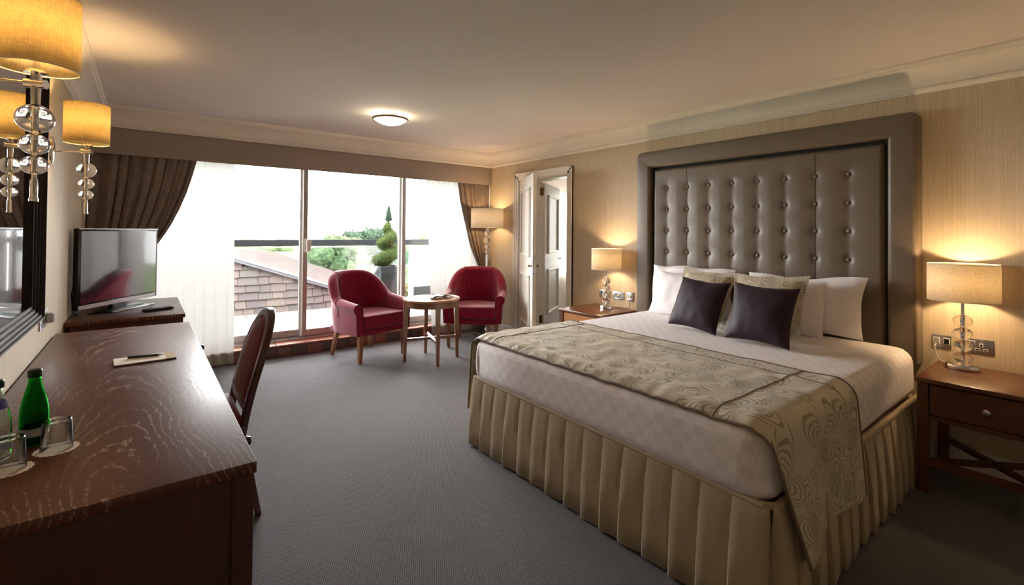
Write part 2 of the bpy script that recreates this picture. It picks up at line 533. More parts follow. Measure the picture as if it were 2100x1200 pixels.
# ---- mesh building
class MB:
    def __init__(self):
        self.v, self.f, self.uv = [], [], {}

    def add(self, vs, fs):
        b = len(self.v)
        self.v += [tuple(p) for p in vs]
        self.f += [tuple(i + b for i in f) for f in fs]
        return self

    def box(self, x0, x1, y0, y1, z0, z1):
        vs = [(x, y, z) for z in (z0, z1) for y in (y0, y1) for x in (x0, x1)]
        return self.add(vs, [(0, 2, 3, 1), (4, 5, 7, 6), (0, 1, 5, 4), (2, 6, 7, 3), (0, 4, 6, 2), (1, 3, 7, 5)])

    def rbox(self, x0, x1, y0, y1, z0, z1, r=0.01, seg=2):
        bm = bmesh.new()
        bmesh.ops.create_cube(bm, size=1)
        for v in bm.verts:
            v.co = Vector(((x0 + x1) / 2 + v.co.x * (x1 - x0), (y0 + y1) / 2 + v.co.y * (y1 - y0), (z0 + z1) / 2 + v.co.z * (z1 - z0)))
        bmesh.ops.bevel(bm, geom=list(bm.edges), offset=r, segments=seg, profile=0.5, affect='EDGES')
        return self.addbm(bm)

    def addbm(self, bm, M=None):
        bm.verts.index_update()
        vs = [tuple((M @ v.co) if M else v.co) for v in bm.verts]
        fs = [tuple(v.index for v in f.verts) for f in bm.faces]
        bm.free()
        return self.add(vs, fs)

    def lathe(self, prof, seg=32, c=(0, 0, 0), sx=1.0, sy=1.0, closed=False):
        vs, fs = [], []
        n = len(prof)
        for i in range(seg):
            a = 2 * pi * i / seg
            for (r, z) in prof:
                vs.append((c[0] + r * cos(a) * sx, c[1] + r * sin(a) * sy, c[2] + z))
        for i in range(seg):
            j = (i + 1) % seg
            for k in range(n - 1 if not closed else n):
                l = (k + 1) % n
                a, b, d, e = i * n + k, j * n + k, j * n + l, i * n + l
                if prof[k][0] < 1e-6:
                    fs.append((a, d, e))
                elif prof[l][0] < 1e-6:
                    fs.append((a, b, d))
                else:
                    fs.append((a, b, d, e))
        return self.add(vs, fs)

    def ball(self, c, rx, ry=None, rz=None, seg=24, rings=14):
        ry = rx if ry is None else ry
        rz = rx if rz is None else rz
        prof = [(sin(pi * i / rings), -cos(pi * i / rings) * rz) for i in range(rings + 1)]
        prof[0] = (0, -rz)
        prof[-1] = (0, rz)
        return self.lathe(prof, seg, c, rx, ry)

    def tube(self, pts, r, seg=8, cap=True):
        pts = [Vector(p) for p in pts]
        rs = r if isinstance(r, (list, tuple)) else [r] * len(pts)
        vs, fs = [], []
        n = len(pts)
        up0 = Vector((0, 0, 1))
        prevx = None
        for i, p in enumerate(pts):
            d = (pts[min(i + 1, n - 1)] - pts[max(i - 1, 0)]).normalized()
            if prevx is None:
                x = d.cross(up0 if abs(d.z) < 0.9 else Vector((1, 0, 0))).normalized()
            else:
                x = (prevx - d * prevx.dot(d)).normalized()
            prevx = x
            y = d.cross(x)
            for k in range(seg):
                a = 2 * pi * k / seg
                vs.append(tuple(p + (x * cos(a) + y * sin(a)) * rs[i]))
        for i in range(n - 1):
            for k in range(seg):
                l = (k + 1) % seg
                fs.append((i * seg + k, i * seg + l, (i + 1) * seg + l, (i + 1) * seg + k))
        if cap:
            fs.append(tuple(range(seg))[::-1])
            fs.append(tuple((n - 1) * seg + k for k in range(seg)))
        return self.add(vs, fs)

    def bar(self, p0, p1, w0, d0, w1=None, d1=None, xdir=(1, 0, 0)):
        """A tapered rectangular bar between two points."""
        w1 = w0 if w1 is None else w1
        d1 = d0 if d1 is None else d1
        p0, p1 = Vector(p0), Vector(p1)
        d = (p1 - p0).normalized()
        x = Vector(xdir)
        x = (x - d * x.dot(d)).normalized()
        y = d.cross(x)
        vs = []
        for p, w, e in ((p0, w0, d0), (p1, w1, d1)):
            for sx, sy in ((-1, -1), (1, -1), (1, 1), (-1, 1)):
                vs.append(tuple(p + x * sx * w / 2 + y * sy * e / 2))
        return self.add(vs, [(0, 3, 2, 1), (4, 5, 6, 7), (0, 1, 5, 4), (1, 2, 6, 5), (2, 3, 7, 6), (3, 0, 4, 7)])

    def grid(self, fn, nu, nv, uvfn=None, closeu=False):
        vs, fs = [], []
        b = len(self.v)
        for i in range(nu + 1):
            for j in range(nv + 1):
                u, w = i / nu, j / nv
                vs.append(tuple(fn(u, w)))
                if uvfn:
                    self.uv[b + len(vs) - 1] = uvfn(u, w)
        for i in range(nu):
            for j in range(nv):
                fs.append((i * (nv + 1) + j, (i + 1) * (nv + 1) + j, (i + 1) * (nv + 1) + j + 1, i * (nv + 1) + j + 1))
        return self.add(vs, fs)

    def prism(self, poly, z0, z1):
        """Polygon in xy extruded in z."""
        n = len(poly)
        vs = [(x, y, z0) for x, y in poly] + [(x, y, z1) for x, y in poly]
        fs = [tuple(range(n))[::-1], tuple(range(n, 2 * n))]
        for i in range(n):
            j = (i + 1) % n
            fs.append((i, j, n + j, n + i))
        return self.add(vs, fs)

    def build(self, name, mat, parent=None, loc=None, rot=None, smooth=True, ang=38, bevel=0.0, solid=0.0, weld=False):
        me = bpy.data.meshes.new(name)
        me.from_pydata(self.v, [], self.f)
        if self.uv:
            l = me.uv_layers.new(name='UVMap')
            for lp in me.loops:
                l.data[lp.index].uv = self.uv.get(lp.vertex_index, (0, 0))
        bm = bmesh.new()
        bm.from_mesh(me)
        if weld:
            bmesh.ops.remove_doubles(bm, verts=bm.verts, dist=1e-5)
        bmesh.ops.recalc_face_normals(bm, faces=bm.faces)
        bm.to_mesh(me)
        bm.free()
        me.materials.append(mat)
        if smooth:
            for p in me.polygons:
                p.use_smooth = True
            me.set_sharp_from_angle(angle=radians(ang))
        me.update()
        return place(me, name, parent, loc, rot, bevel, solid)


def place(me, name, parent=None, loc=None, rot=None, bevel=0.0, solid=0.0):
    o = bpy.data.objects.new(name, me)
    COL.objects.link(o)
    if loc is not None:
        o.location = loc
    if rot is not None:
        o.rotation_euler = rot
    if parent is not None:
        o.parent = parent
    if solid:
        m = o.modifiers.new('thickness', 'SOLIDIFY')
        m.thickness = solid
        m.offset = 0
    if bevel:
        m = o.modifiers.new('soft_edge', 'BEVEL')
        m.width = bevel
        m.segments = 2
        m.limit_method = 'ANGLE'
        m.angle_limit = radians(50)
    return o


def tag(o, label, cat, group=None, kind=None):
    o['label'] = label
    o['category'] = cat
    if group:
        o['group'] = group
    if kind:
        o['kind'] = kind
    return o


def thing(name, label, cat, loc=(0, 0, 0), rz=0.0, group=None):
    o = bpy.data.objects.new(name, None)
    o.empty_display_size = 0.1
    COL.objects.link(o)
    o.location = loc
    o.rotation_euler = (0, 0, rz)
    return tag(o, label, cat, group)


def structure(o, label, cat):
    return tag(o, label, cat, kind='structure')


def point_light(name, parent, loc, power, col, radius=0.03):
    d = bpy.data.lights.new(name, 'POINT')
    d.energy = power
    d.color = col
    d.shadow_soft_size = radius
    o = bpy.data.objects.new(name, d)
    COL.objects.link(o)
    o.parent = parent
    o.location = loc
    return o


def nz(x, y, z=0.0):
    return mnoise.noise(Vector((x, y, z)))


def smooth01(t):
    t = max(0.0, min(1.0, t))
    return t * t * (3 - 2 * t)


WARM = (1.0, 0.67, 0.36)

# ================================================================== ROOM SHELL
XL, XR = -0.40, 3.785
YB, YF = -1.7, 5.34
ZC, ZCOR = 2.40, 2.234
D0, D1, DZ = 3.845, 4.705, 2.0      # doorway in the wall with the headboard

structure(MB().box(XL - 0.1, XR + 0.0, YB - 0.1, 5.455, -0.08, 0).build('floor', CARPET, smooth=False), 'grey loop pile carpet covering the bedroom floor', 'floor')
structure(MB().box(XL - 0.1, XR + 0.12, YB - 0.1, 5.75, ZC, ZC + 0.12).build('ceiling', CEIL, smooth=False), 'plain off-white painted bedroom ceiling', 'ceiling')
structure(MB().box(XL - 0.12, XL, YB - 0.1, 5.75, 0, ZC).build('wall_left', WALL, smooth=False), 'beige striped papered wall behind desk and mirror', 'wall')
m = MB()
m.box(XR, XR + 0.1, YB - 0.1, D0, 0, ZC)
m.box(XR, XR + 0.1, D1, 5.75, 0, ZC)
m.box(XR, XR + 0.1, D0, D1, DZ, ZC)
structure(m.build('wall_right', WALL, smooth=False), 'beige striped papered wall behind the bed headboard', 'wall')
structure(MB().box(XL - 0.1, XR + 0.1, YB - 0.12, YB, 0, ZC).build('wall_back', WALL, smooth=False), 'beige papered wall opposite the window', 'wall')
# bulkhead above the glazing
structure(MB().box(XL, XR, YF + 0.022, 5.75, 2.12, ZC).build('wall_far', WALL, smooth=False), 'bulkhead above the sliding windows behind the pelmet', 'wall')


def sweep_profile(name, prof, pts, mat, normals, label):
    """prof = (out from wall, z). pts = floor-plan points, normals = inward mitre vectors at each."""
    mb = MB()
    n = len(prof)
    vs, fs = [], []
    for p, nn in zip(pts, normals):
        for (o, z) in prof:
            vs.append((p[0] + nn[0] * o, p[1] + nn[1] * o, z))
    for i in range(len(pts) - 1):
        for k in range(n - 1):
            fs.append((i * n + k, (i + 1) * n + k, (i + 1) * n + k + 1, i * n + k + 1))
    mb.add(vs, fs)
    o = mb.build(name, mat, ang=25)
    structure(o, label, 'cornice')
    return o


P = 0.138
prof = [(0.0, 2.226), (0.009, 2.226), (0.012, 2.236), (0.02, 2.242), (0.022, 2.252), (0.014, 2.256), (0.016, 2.262)]
for k in range(9):
    a = k / 8 * pi / 2
    prof.append((0.02 + (P - 0.045) * (1 - cos(a)), 2.264 + (ZC - 0.036 - 2.264) * sin(a)))
prof += [(P - 0.02, ZC - 0.034), (P - 0.016, ZC - 0.024), (P - 0.006, ZC - 0.02), (P, ZC - 0.012), (P, ZC)]
sweep_profile('trim_1', prof, [(XL, YB), (XL, YF)], CORN, [(1, 1), (1, -1)], 'moulded cornice above the desk wall')
sweep_profile('trim_2', prof, [(XL, YF), (XR, YF)], CORN, [(1, -1), (-1, -1)], 'moulded cornice above the window pelmet')
sweep_profile('trim_3', prof, [(XR, YF), (XR, YB)], CORN, [(-1, -1), (-1, 1)], 'moulded cornice above the headboard wall')


def baseboard(name, x0, x1, y0, y1, label):
    m = MB()
    m.box(x0, x1, y0, y1, 0, 0.12)
    o = m.build(name, TRIM, smooth=False, bevel=0.006)
    structure(o, label, 'skirting board')


baseboard('baseboard_right', XR - 0.02, XR, 4.80, 5.5, 'short white skirting between doorway and curtain')
baseboard('baseboard_right.001', XR - 0.02, XR, YB, 3.74, 'white skirting running behind bed and night stands')
baseboard('baseboard_left', XL, XL + 0.02, YB, 5.45, 'white skirting running behind the desk')

# ---- tiled step under the window
st = MB().box(XL, XR, 5.462, 5.9, -0.08, 0.112).build('window_step', GROUT, smooth=False)
structure(st, 'raised quarry tiled step below the sliding windows', 'step')
tw = 0.152
k = 0
x = XL + 0.002
tm = [MB().rbox(0, tw - 0.006, -0.012, 0, 0.002, 0.105, 0.003, 1).build('tile', t_, smooth=False).data for t_ in TILES]
tt = [MB().rbox(0, tw * 2 - 0.006, 0, 0.145, 0, 0.018, 0.006, 2).build('tile', STONETOP, smooth=False).data]
for o in [o for o in COL.objects if o.name.startswith('tile')]:
    bpy.data.objects.remove(o)
seq = [0, 2, 1, 2, 0, 3, 1, 0, 2, 1, 3, 1, 0, 2, 1, 3, 0]
while x < XR - tw:
    place(tm[seq[k % len(seq)]], 'tile', st, (x, 5.462, 0))
    if k % 2 == 0 and x < XR - 2 * tw:
        place(tt[0], 'tile', st, (x, 5.448, 0.112))
    x += tw
    k += 1
# ---- sliding windows
w1 = bpy.data.objects.new('window_1', None)
COL.objects.link(w1)
w1.location = (0, 5.62, 0)
structure(w1, 'white aluminium sliding terrace doors with three tall panes', 'window')
m = MB()
m.rbox(XL, XR, -0.03, 0.1, 0.112, 0.15, 0.005, 1)
m.rbox(XL, XR, -0.03, 0.1, 2.1, 2.16, 0.005, 1)
m.rbox(XL, XL + 0.05, -0.03, 0.1, 0.15, 2.1, 0.005, 1)
m.rbox(XR - 0.05, XR, -0.03, 0.1, 0.15, 2.1, 0.005, 1)
m.build('outer_frame', ALU, w1, ang=30)
for i, yy in enumerate((-0.012, 0.03, 0.07)):
    MB().rbox(XL + 0.05, XR - 0.05, yy - 0.004, yy + 0.004, 0.15, 0.158, 0.002, 1).build('track', ALUSTRIP, w1)


def sash(x0, x1, y, handle=None):
    s = bpy.data.objects.new('sash', None)
    COL.objects.link(s)
    s.parent = w1
    s.location = (0, y, 0)
    m = MB()
    z0, z1, w, d = 0.158, 2.1, 0.048, 0.018
    m.rbox(x0, x0 + w, -d, d, z0, z1, 0.004, 1)
    m.rbox(x1 - w, x1, -d, d, z0, z1, 0.004, 1)
    m.rbox(x0 + w, x1 - w, -d, d, z0, z0 + 0.075, 0.004, 1)
    m.rbox(x0 + w, x1 - w, -d, d, z1 - 0.07, z1, 0.004, 1)
    m.build('sash_frame', ALU, s, ang=30)
    MB().box(x0 + w - 0.004, x1 - w + 0.004, -0.003, 0.003, z0 + 0.07, z1 - 0.06).build('pane', PANE, s, smooth=False)
    if handle:
        h = MB()
        h.rbox(handle - 0.016, handle + 0.016, -d - 0.012, -d, 1.1, 1.25, 0.004, 1)
        h.rbox(handle + 0.004, handle + 0.05, -d - 0.045, -d - 0.028, 1.11, 1.245, 0.006, 2)
        h.rbox(handle + 0.006, handle + 0.02, -d - 0.03, -d, 1.13, 1.225, 0.003, 1)
        h.build('handle', WHITEP, s)
    return s


sash(-0.34, 1.432, 0.068)
sash(1.405, 2.645, 0.012, handle=1.43)
sash(2.575, 3.73, 0.068)

# ---- doorway in the right wall: lining, architrave, two panelled doors
fr = bpy.data.objects.new('door_frame', None)
COL.objects.link(fr)
fr.location = (XR, 0, 0)
structure(fr, 'white moulded architrave and lining around the doorway', 'door frame')
AW = 0.095


def arch_strip(a, b, nameparts):
    """Stepped architrave as three nested strips along the doorway."""
    m = MB()
    for o0, o1, dd in ((0.0, AW, 0.012), (0.012, AW - 0.012, 0.02), (0.045, AW, 0.026), (AW - 0.022, AW, 0.034)):
        if nameparts == 'jamb_near':
            m.rbox(-dd, -0.001, D0 - o1, D0 - o0, 0, DZ + o1, 0.004, 1)
        elif nameparts == 'jamb_far':
            m.rbox(-dd, -0.001, D1 + o0, D1 + o1, 0, DZ + o1, 0.004, 1)
        else:
            m.rbox(-dd, -0.001, D0 - o1, D1 + o1, DZ + o0, DZ + o1, 0.004, 1)
    return m


for nm in ('jamb_near', 'jamb_far', 'head'):
    arch_strip(0, 0, nm).build('architrave', TRIM, fr, ang=30)
m = MB()
m.rbox(-0.034, -0.001, D0 - AW - 0.004, D0 - 0.0, 0, 0.17, 0.004, 1)
m.rbox(-0.034, -0.001, D1 + 0.0, D1 + AW + 0.004, 0, 0.17, 0.004, 1)
m.build('plinth', TRIM, fr, ang=30)
m = MB()
m.box(0, 0.2, D0 - 0.02, D0 + 0.012, 0, DZ)
m.box(0, 0.2, D1 - 0.012, D1 + 0.02, 0, DZ)
m.box(0, 0.2, D0 - 0.02, D1 + 0.02, DZ - 0.012, DZ + 0.02)
m.box(0.09, 0.19, 4.49, D1 - 0.012, 0, DZ - 0.012)
m.build('lining', TRIM, fr, smooth=False)
for hz in (0.25, 1.86):
    h = MB()
    h.rbox(0.185, 0.195, 4.482, 4.5, hz - 0.05, hz + 0.05, 0.002, 1)
    h.rbox(0.15, 0.19, 4.484, 4.489, hz - 0.05, hz + 0.05, 0.001, 1)
    h.tube([(0.197, 4.484, hz - 0.052), (0.197, 4.484, hz + 0.052)], 0.007, 8)
    h.build('hinge', BRASS, fr)


def panelled_door(name, label, hinge, end, ztop, knob=True):
    dx, dy = end[0] - hinge[0], end[1] - hinge[1]
    L = sqrt(dx * dx + dy * dy)
    d = bpy.data.objects.new(name, None)
    COL.objects.link(d)
    d.location = (hinge[0], hinge[1], 0.008)
    d.rotation_euler = (0, 0, atan2(dy, dx))
    structure(d, label, 'door')
    T = 0.021
    MB().rbox(0, L, -T, T, 0, ztop, 0.003, 1).build('leaf', TRIM, d, ang=30)
    for (z0, z1) in ((0.28, 0.86), (1.06, ztop - 0.14)):
        for s in (-1, 1):
            m = MB()
            for (i0, i1, h) in ((0.0, 0.032, 0.016), (0.008, 0.022, 0.022)):
                x0, x1 = 0.13 + i0, L - 0.13 - i0
                a0, a1 = z0 + i0, z1 - i0
                w = i1 - i0
                ya, yb = (T, T + h) if s > 0 else (-T - h, -T)
                m.rbox(x0, x1, ya, yb, a0, a0 + w, 0.004, 1)
                m.rbox(x0, x1, ya, yb, a1 - w, a1, 0.004, 1)
                m.rbox(x0, x0 + w, ya, yb, a0, a1, 0.004, 1)
                m.rbox(x1 - w, x1, ya, yb, a0, a1, 0.004, 1)
            m.build('panel_moulding', TRIM, d, ang=30)
    if knob:
        MB().rbox(L - 0.001, L + 0.003, -0.012, 0.012, 0.9, 1.1, 0.001, 1).build('lock_plate', NICKEL, d)
    for s in (-1, 1):
        kb = MB()
        kb.lathe([(0.014, 0), (0.014, 0.004), (0.006, 0.007), (0.005, 0.016), (0.013, 0.022), (0.014, 0.029), (0.009, 0.036), (0, 0.037)], 14)
        o = kb.build('knob', BRASS, d, (L - 0.06, s * T, 0.97), (radians(-90 * s), 0, 0))
    return d


panelled_door('door_1', 'white panelled door standing open into the bedroom', (XR - 0.035, 4.63), (3.325, 3.875), 1.985)
panelled_door('door_2', 'white panelled door opening away into the next room', (XR + 0.205, 4.478), (4.705, 4.965), 1.965)

# ---- the room beyond the doorway
NX0, NX1, NY0, NY1 = XR + 0.1, 5.62, 2.9, 6.25
structure(MB().box(XR, NX1 + 0.1, NY0, NY1, -0.08, -0.001).build('floor.001', CARPET, smooth=False), 'dark carpet in the room beyond the doorway', 'floor')
structure(MB().box(XR + 0.12, NX1 + 0.1, NY0, NY1, ZC, ZC + 0.1).build('ceiling.001', CEIL, smooth=False), 'ceiling of the room beyond the doorway', 'ceiling')
m = MB()
m.box(NX1, NX1 + 0.1, NY0, 5.0, 0, ZC)
m.box(NX1, NX1 + 0.1, 6.1, NY1, 0, ZC)
m.box(NX1, NX1 + 0.1, 5.0, 6.1, 0, 0.62)
m.box(NX1, NX1 + 0.1, 5.0, 6.1, 2.02, ZC)
m.box(NX0, NX1, NY0 - 0.1, NY0, 0, ZC)
m.box(NX0, NX1, NY1, NY1 + 0.1, 0, ZC)
m.box(XR, XR + 0.1, 5.75, NY1 + 0.1, 0, ZC)
structure(m.build('wall_beyond', CEIL, smooth=False), 'pale walls of the room beyond the doorway', 'wall')
w2 = bpy.data.objects.new('window_2', None)
COL.objects.link(w2)
w2.location = (NX1 + 0.04, 0, 0)
structure(w2, 'bright window seen through the open doorway', 'window')
m = MB()
m.box(-0.02, 0.02, 5.0, 5.05, 0.62, 2.02)
m.box(-0.02, 0.02, 6.05, 6.1, 0.62, 2.02)
m.box(-0.02, 0.02, 5.05, 6.05, 0.62, 0.67)
m.box(-0.02, 0.02, 5.05, 6.05, 1.97, 2.02)
m.build('window_frame', TRIM, w2, smooth=False)
MB().box(-0.003, 0.003, 5.05, 6.05, 0.67, 1.97).build('pane', PANE, w2, smooth=False)
vb = MB()
vb.grid(lambda u, w: (0.012 * sin(u * 2 * pi * 16), 4.98 + 1.14 * u, 2.06 - 1.95 * w), 160, 4)
tag(vb.build('net_curtain', NET, None, (NX1 - 0.06, 0, 0), ang=80), 'white net curtain in the window beyond the doorway', 'curtain')
portal('window_portal.001', (NX1 + 0.12, 5.55, 1.32), (0, radians(90), 0), 1.4, 1.1)

# ================================================================== WINDOW DRESSING
pel = thing('pelmet', 'long flat taupe linen pelmet above the windows', 'pelmet', (0, YF, 0))
MB().rbox(XL + 0.002, XR - 0.012, 0, 0.014, 1.992, 2.224, 0.004, 2).build('board', PELM, pel)
MB().rbox(XL + 0.002, XR - 0.012, 0.014, 0.2, 2.09, 2.11, 0.004, 1).build('top_board', PELM, pel)


def drape(name, label, xa, xb, edge_fn, fixed_left, y0, ztop, zbot, folds, amp, mat, tie=None, tag_cat='curtain', hem=False):
    """Curtain hung between xa and xb; edge_fn(z) gives the moving edge; folds are carried across the width."""
    t = thing(name, label, tag_cat, ((xa + xb) / 2, y0, zbot))
    cx = (xa + xb) / 2
    nu, nv = folds * 10, 46
    rnd = random.Random(len(label) * 7 + folds)
    ph = [rnd.uniform(-0.35, 0.35) for _ in range(folds + 2)]
    am = [rnd.uniform(0.6, 1.25) for _ in range(folds + 2)]

    def fn(u, w):
        z = ztop + (zbot - ztop) * w
        e = edge_fn(z)
        if fixed_left:
            x = xa + (e - xa) * u
            full = xb - xa
            cur = e - xa
        else:
            x = e + (xb - e) * u
            full = xb - xa
            cur = xb - e
        sq = max(0.15, cur / full)
        f = u * folds
        i = int(f)
        a_ = am[min(i, folds)] * (1 - (f - i)) + am[min(i + 1, folds + 1)] * (f - i)
        p_ = ph[min(i, folds)] * (1 - (f - i)) + ph[min(i + 1, folds + 1)] * (f - i)
        d = sin(2 * pi * (f + p_)) * amp * a_ * (0.75 + 0.35 * w) + 0.35 * amp * sin(2 * pi * (2.3 * f + 3 * p_))
        d *= (0.6 + 0.55 * (1 - sq))
        x += 0.25 * amp * cos(2 * pi * (f + p_)) * (1 if 0.02 < u < 0.98 else 0)
        d += 0.012 * nz(x * 3, z * 2.5, folds)
        return (x - cx, d, z - zbot)

    W = (xb - xa) * 1.7
    m = MB()
    m.grid(fn, nu, nv, lambda u, w: (u * W, -w * (ztop - zbot)))
    m.build('panel', mat, t, ang=80, solid=0.003 if mat is not SHEER else 0)
    if hem:
        hm = MB()

        def fh(u, w):
            p = fn(u, 1 - 0.035 * (1 - w))
            return (p[0], p[1] - 0.003, p[2])
        hm.grid(fh, nu, 2)
        hm.build('hem', mat, t, ang=80)
    if tie is not None:
        tx, tz, half = tie
        tb = MB()
        tb.lathe([(1, -0.03), (1.04, -0.01), (1.04, 0.01), (1, 0.03)], 28, (tx - cx, 0, tz - zbot), half, 0.062)
        tb.build('tie_back', mat, t)
    return t


def edgeL(z):
    # curve measured down the leading edge of the drawn-back curtain
    pts = [(2.1, 0.40), (1.99, 0.382), (1.85, 0.352), (1.7, 0.312), (1.55, 0.262), (1.4, 0.2), (1.3, 0.15), (1.19, 0.085), (1.05, -0.01), (0.95, -0.08), (0.85, -0.12), (0.6, -0.05), (0.0, -0.02)]
    for (za, xa_), (zb, xb_) in zip(pts, pts[1:]):
        if z >= zb:
            k_ = (za - z) / (za - zb)
            return xa_ + (xb_ - xa_) * max(0, min(1, k_))
    return pts[-1][1]


drape('window_curtain', 'dark taupe swirl patterned curtain tied back behind the television', XL + 0.001, 0.4, edgeL, True, 5.395, 2.085, 0.012, 9, 0.024, CURT, tie=(-0.26, 0.86, 0.15))


def edgeR(z):
    pts = [(2.1, 3.27), (1.99, 3.285), (1.75, 3.325), (1.51, 3.385), (1.115, 3.505), (0.79, 3.66), (0.7, 3.64), (0.4, 3.56), (0.0, 3.52)]
    for (za, xa_), (zb, xb_) in zip(pts, pts[1:]):
        if z >= zb:
            k_ = (za - z) / (za - zb)
            return xa_ + (xb_ - xa_) * max(0, min(1, k_))
    return pts[-1][1]


drape('window_curtain', 'taupe curtain tied back behind the floor lamp', 3.27, XR - 0.004, edgeR, False, 5.395, 2.085, 0.012, 7, 0.02, CURT, tie=(3.71, 0.78, 0.062))
drape('voile_curtain', 'sheer white voile hanging beside the dark curtain near the desk', -0.3, 0.735, lambda z: 0.705 + 0.02 * (2 - z) / 2, True, 5.437, 2.085, 0.012, 11, 0.009, SHEER, tag_cat='curtain', hem=True)
drape('voile_curtain', 'sheer white voile hanging behind the round table and armchair', 2.84, 3.74, lambda z: 2.84 + 0.10 * (2 - z) / 2, False, 5.437, 2.085, 0.012, 10, 0.009, SHEER, tag_cat='curtain', hem=True)

# ================================================================== BED
BX0, BX1 = 1.70, 3.63
BY0, BY1 = 0.735, 2.555
BYC = (BY0 + BY1) / 2
ZM0, ZM1 = 0.40, 0.682
bed = thing('bed', 'large double bed with white checked sheets and a pleated gold valance', 'bed', (BX0, BYC, 0))
BW = BY1 - BY0
MB().rbox(0.02, BX1 - BX0, -BW / 2 + 0.02, BW / 2 - 0.02, 0.05, 0.41, 0.02, 2).build('bed_base', SKIRT, bed)

# mattress with soft rounded rim
m = MB()
NXm, NYm = 40, 40


def mattress():
    x0, x1 = -0.035, BX1 - BX0 - 0.01
    y0, y1 = -BW / 2 - 0.005, BW / 2 + 0.005
    bm = bmesh.new()
    bmesh.ops.create_cube(bm, size=1)
    for v in bm.verts:
        v.co = Vector(((x0 + x1) / 2 + v.co.x * (x1 - x0), (y0 + y1) / 2 + v.co.y * (y1 - y0), (ZM0 + ZM1) / 2 + v.co.z * (ZM1 - ZM0)))
    ve = [e for e in bm.edges if abs(e.verts[0].co.z - e.verts[1].co.z) > 0.1]
    bmesh.ops.bevel(bm, geom=ve, offset=0.11, segments=6, profile=0.5, affect='EDGES')
    he = [e for e in bm.edges if abs(e.verts[0].co.z - e.verts[1].co.z) < 1e-4 and e.is_manifold and e.calc_face_angle(0) > 1.0]
    bmesh.ops.bevel(bm, geom=he, offset=0.085, segments=6, profile=0.55, affect='EDGES')
    bmesh.ops.triangulate(bm, faces=[f for f in bm.faces if len(f.verts) > 4])
    bmesh.ops.subdivide_edges(bm, edges=list(bm.edges), cuts=3, use_grid_fill=True)
    for v in bm.verts:
        c = v.co
        if c.z > ZM0 + 0.05:
            c.z += 0.006 * nz(c.x * 2.2, c.y * 2.2, 1.0)
        side = (c.x < 0.05 and c.z < ZM1 - 0.03)
        if side:
            fade = smooth01((c.y - 0.0) / 0.9)
            c.x += 0.010 * nz(c.x, c.y * 4, c.z * 2) - 0.012 * fade * abs(sin(c.y * 46 + 2.5 * nz(c.y * 5, c.z * 3))) * max(0, 1 - abs(c.z - 0.53) / 0.15)
        if c.y < -BW / 2 + 0.05:
            c.y += 0.012 * nz(c.x * 4, 0, c.z * 2)
    return bm


m.addbm(mattress())
m.build('mattress', SHEET, bed, ang=60)


# pleated valance around foot and both sides
def valance():
    m = MB()
    prof = []
    per = [(BX1 - BX0 - 0.01, -BW / 2), (0.0, -BW / 2), (0.0, BW / 2), (BX1 - BX0 - 0.01, BW / 2)]
    rnd = random.Random(5)
    rows = [(0.425, 0.10), (0.40, 0.22), (0.32, 0.5), (0.2, 0.8), (0.1, 0.95), (0.008, 1.05)]
    for (a, b) in zip(per, per[1:]):
        a, b = Vector((a[0], a[1], 0)), Vector((b[0], b[1], 0))
        d = (b - a).normalized()
        nout = Vector((d.y, -d.x, 0))
        if (a + b).dot(nout) < (Vector(((BX1 - BX0), 0, 0))).dot(nout):
            nout = -nout
        L = (b - a).length
        n = max(1, round(L / 0.125))
        w = L / n
        for i in range(n):
            s0 = i * w
            jit = rnd.uniform(0.85, 1.2)
            lean = rnd.uniform(-0.012, 0.012)
            vs, fs = [], []
            for (z, kz) in rows:
                gw_ = 0.008 + 0.045 * kz * jit
                sec = [(0.0, -1.0), (gw_, 0.35), (gw_ + 0.04, 0.55), (0.35, 0.68), (0.65, 0.8), (0.95 - gw_, 0.98), (1 - gw_, 0.9), (1.0, -1.0)]
                for (f, h) in sec:
                    s = s0 + f * w + (lean * kz if 0 < f < 1 else 0)
                    out = 0.012 + 0.034 * kz * jit * h + 0.012 * kz
                    p = a + d * s + nout * out
                    vs.append((p.x, p.y, z + (0.01 * nz(s * 7, 3.0) if z < 0.05 else 0) + (0.012 * (h - 0.5) if z < 0.05 and h > 0 else 0) * 0))
            nn = len(sec)
            for r in range(len(rows) - 1):
                for q in range(nn - 1):
                    fs.append((r * nn + q, r * nn + q + 1, (r + 1) * nn + q + 1, (r + 1) * nn + q))
            m.add(vs, fs)
    return m


valance().build('valance', SKIRT, bed, ang=34, solid=0.002)
m = MB()
m.tube([(BX1 - BX0 - 0.01, -BW / 2 - 0.012, 0.418), (0.02, -BW / 2 - 0.012, 0.418), (-0.01, -BW / 2 + 0.02, 0.418), (-0.012, BW / 2 - 0.02, 0.418), (0.02, BW / 2 + 0.012, 0.418), (BX1 - BX0 - 0.01, BW / 2 + 0.012, 0.418)], 0.014, 8)
m.build('valance_band', SKIRT, bed)


# ---- bed runner
def runner_path():
    """Cross-section (y, z) over the mattress with arc length, hanging at both sides."""
    pts = []
    yo = BW / 2 + 0.018
    zt = ZM1 + 0.011
    r = 0.085
    for k_ in range(14):
        pts.append((-yo - 0.02 * (1 - k_ / 14), 0.19 + (zt - r - 0.19) * k_ / 14))
    for k_ in range(9):
        a = k_ / 8 * pi / 2
        pts.append((-yo + r * (1 - cos(a)), zt - r + r * sin(a)))
    for k_ in range(1, 40):
        pts.append((-yo + r + (2 * yo - 2 * r) * k_ / 40, zt))
    for k_ in range(9):
        a = pi / 2 - k_ / 8 * pi / 2
        pts.append((yo - r * (1 - cos(a)), zt - r + r * sin(a)))
    for k_ in range(1, 15):
        pts.append((yo + 0.02 * k_ / 14, zt - r + (0.19 - zt + r) * k_ / 14))
    return pts


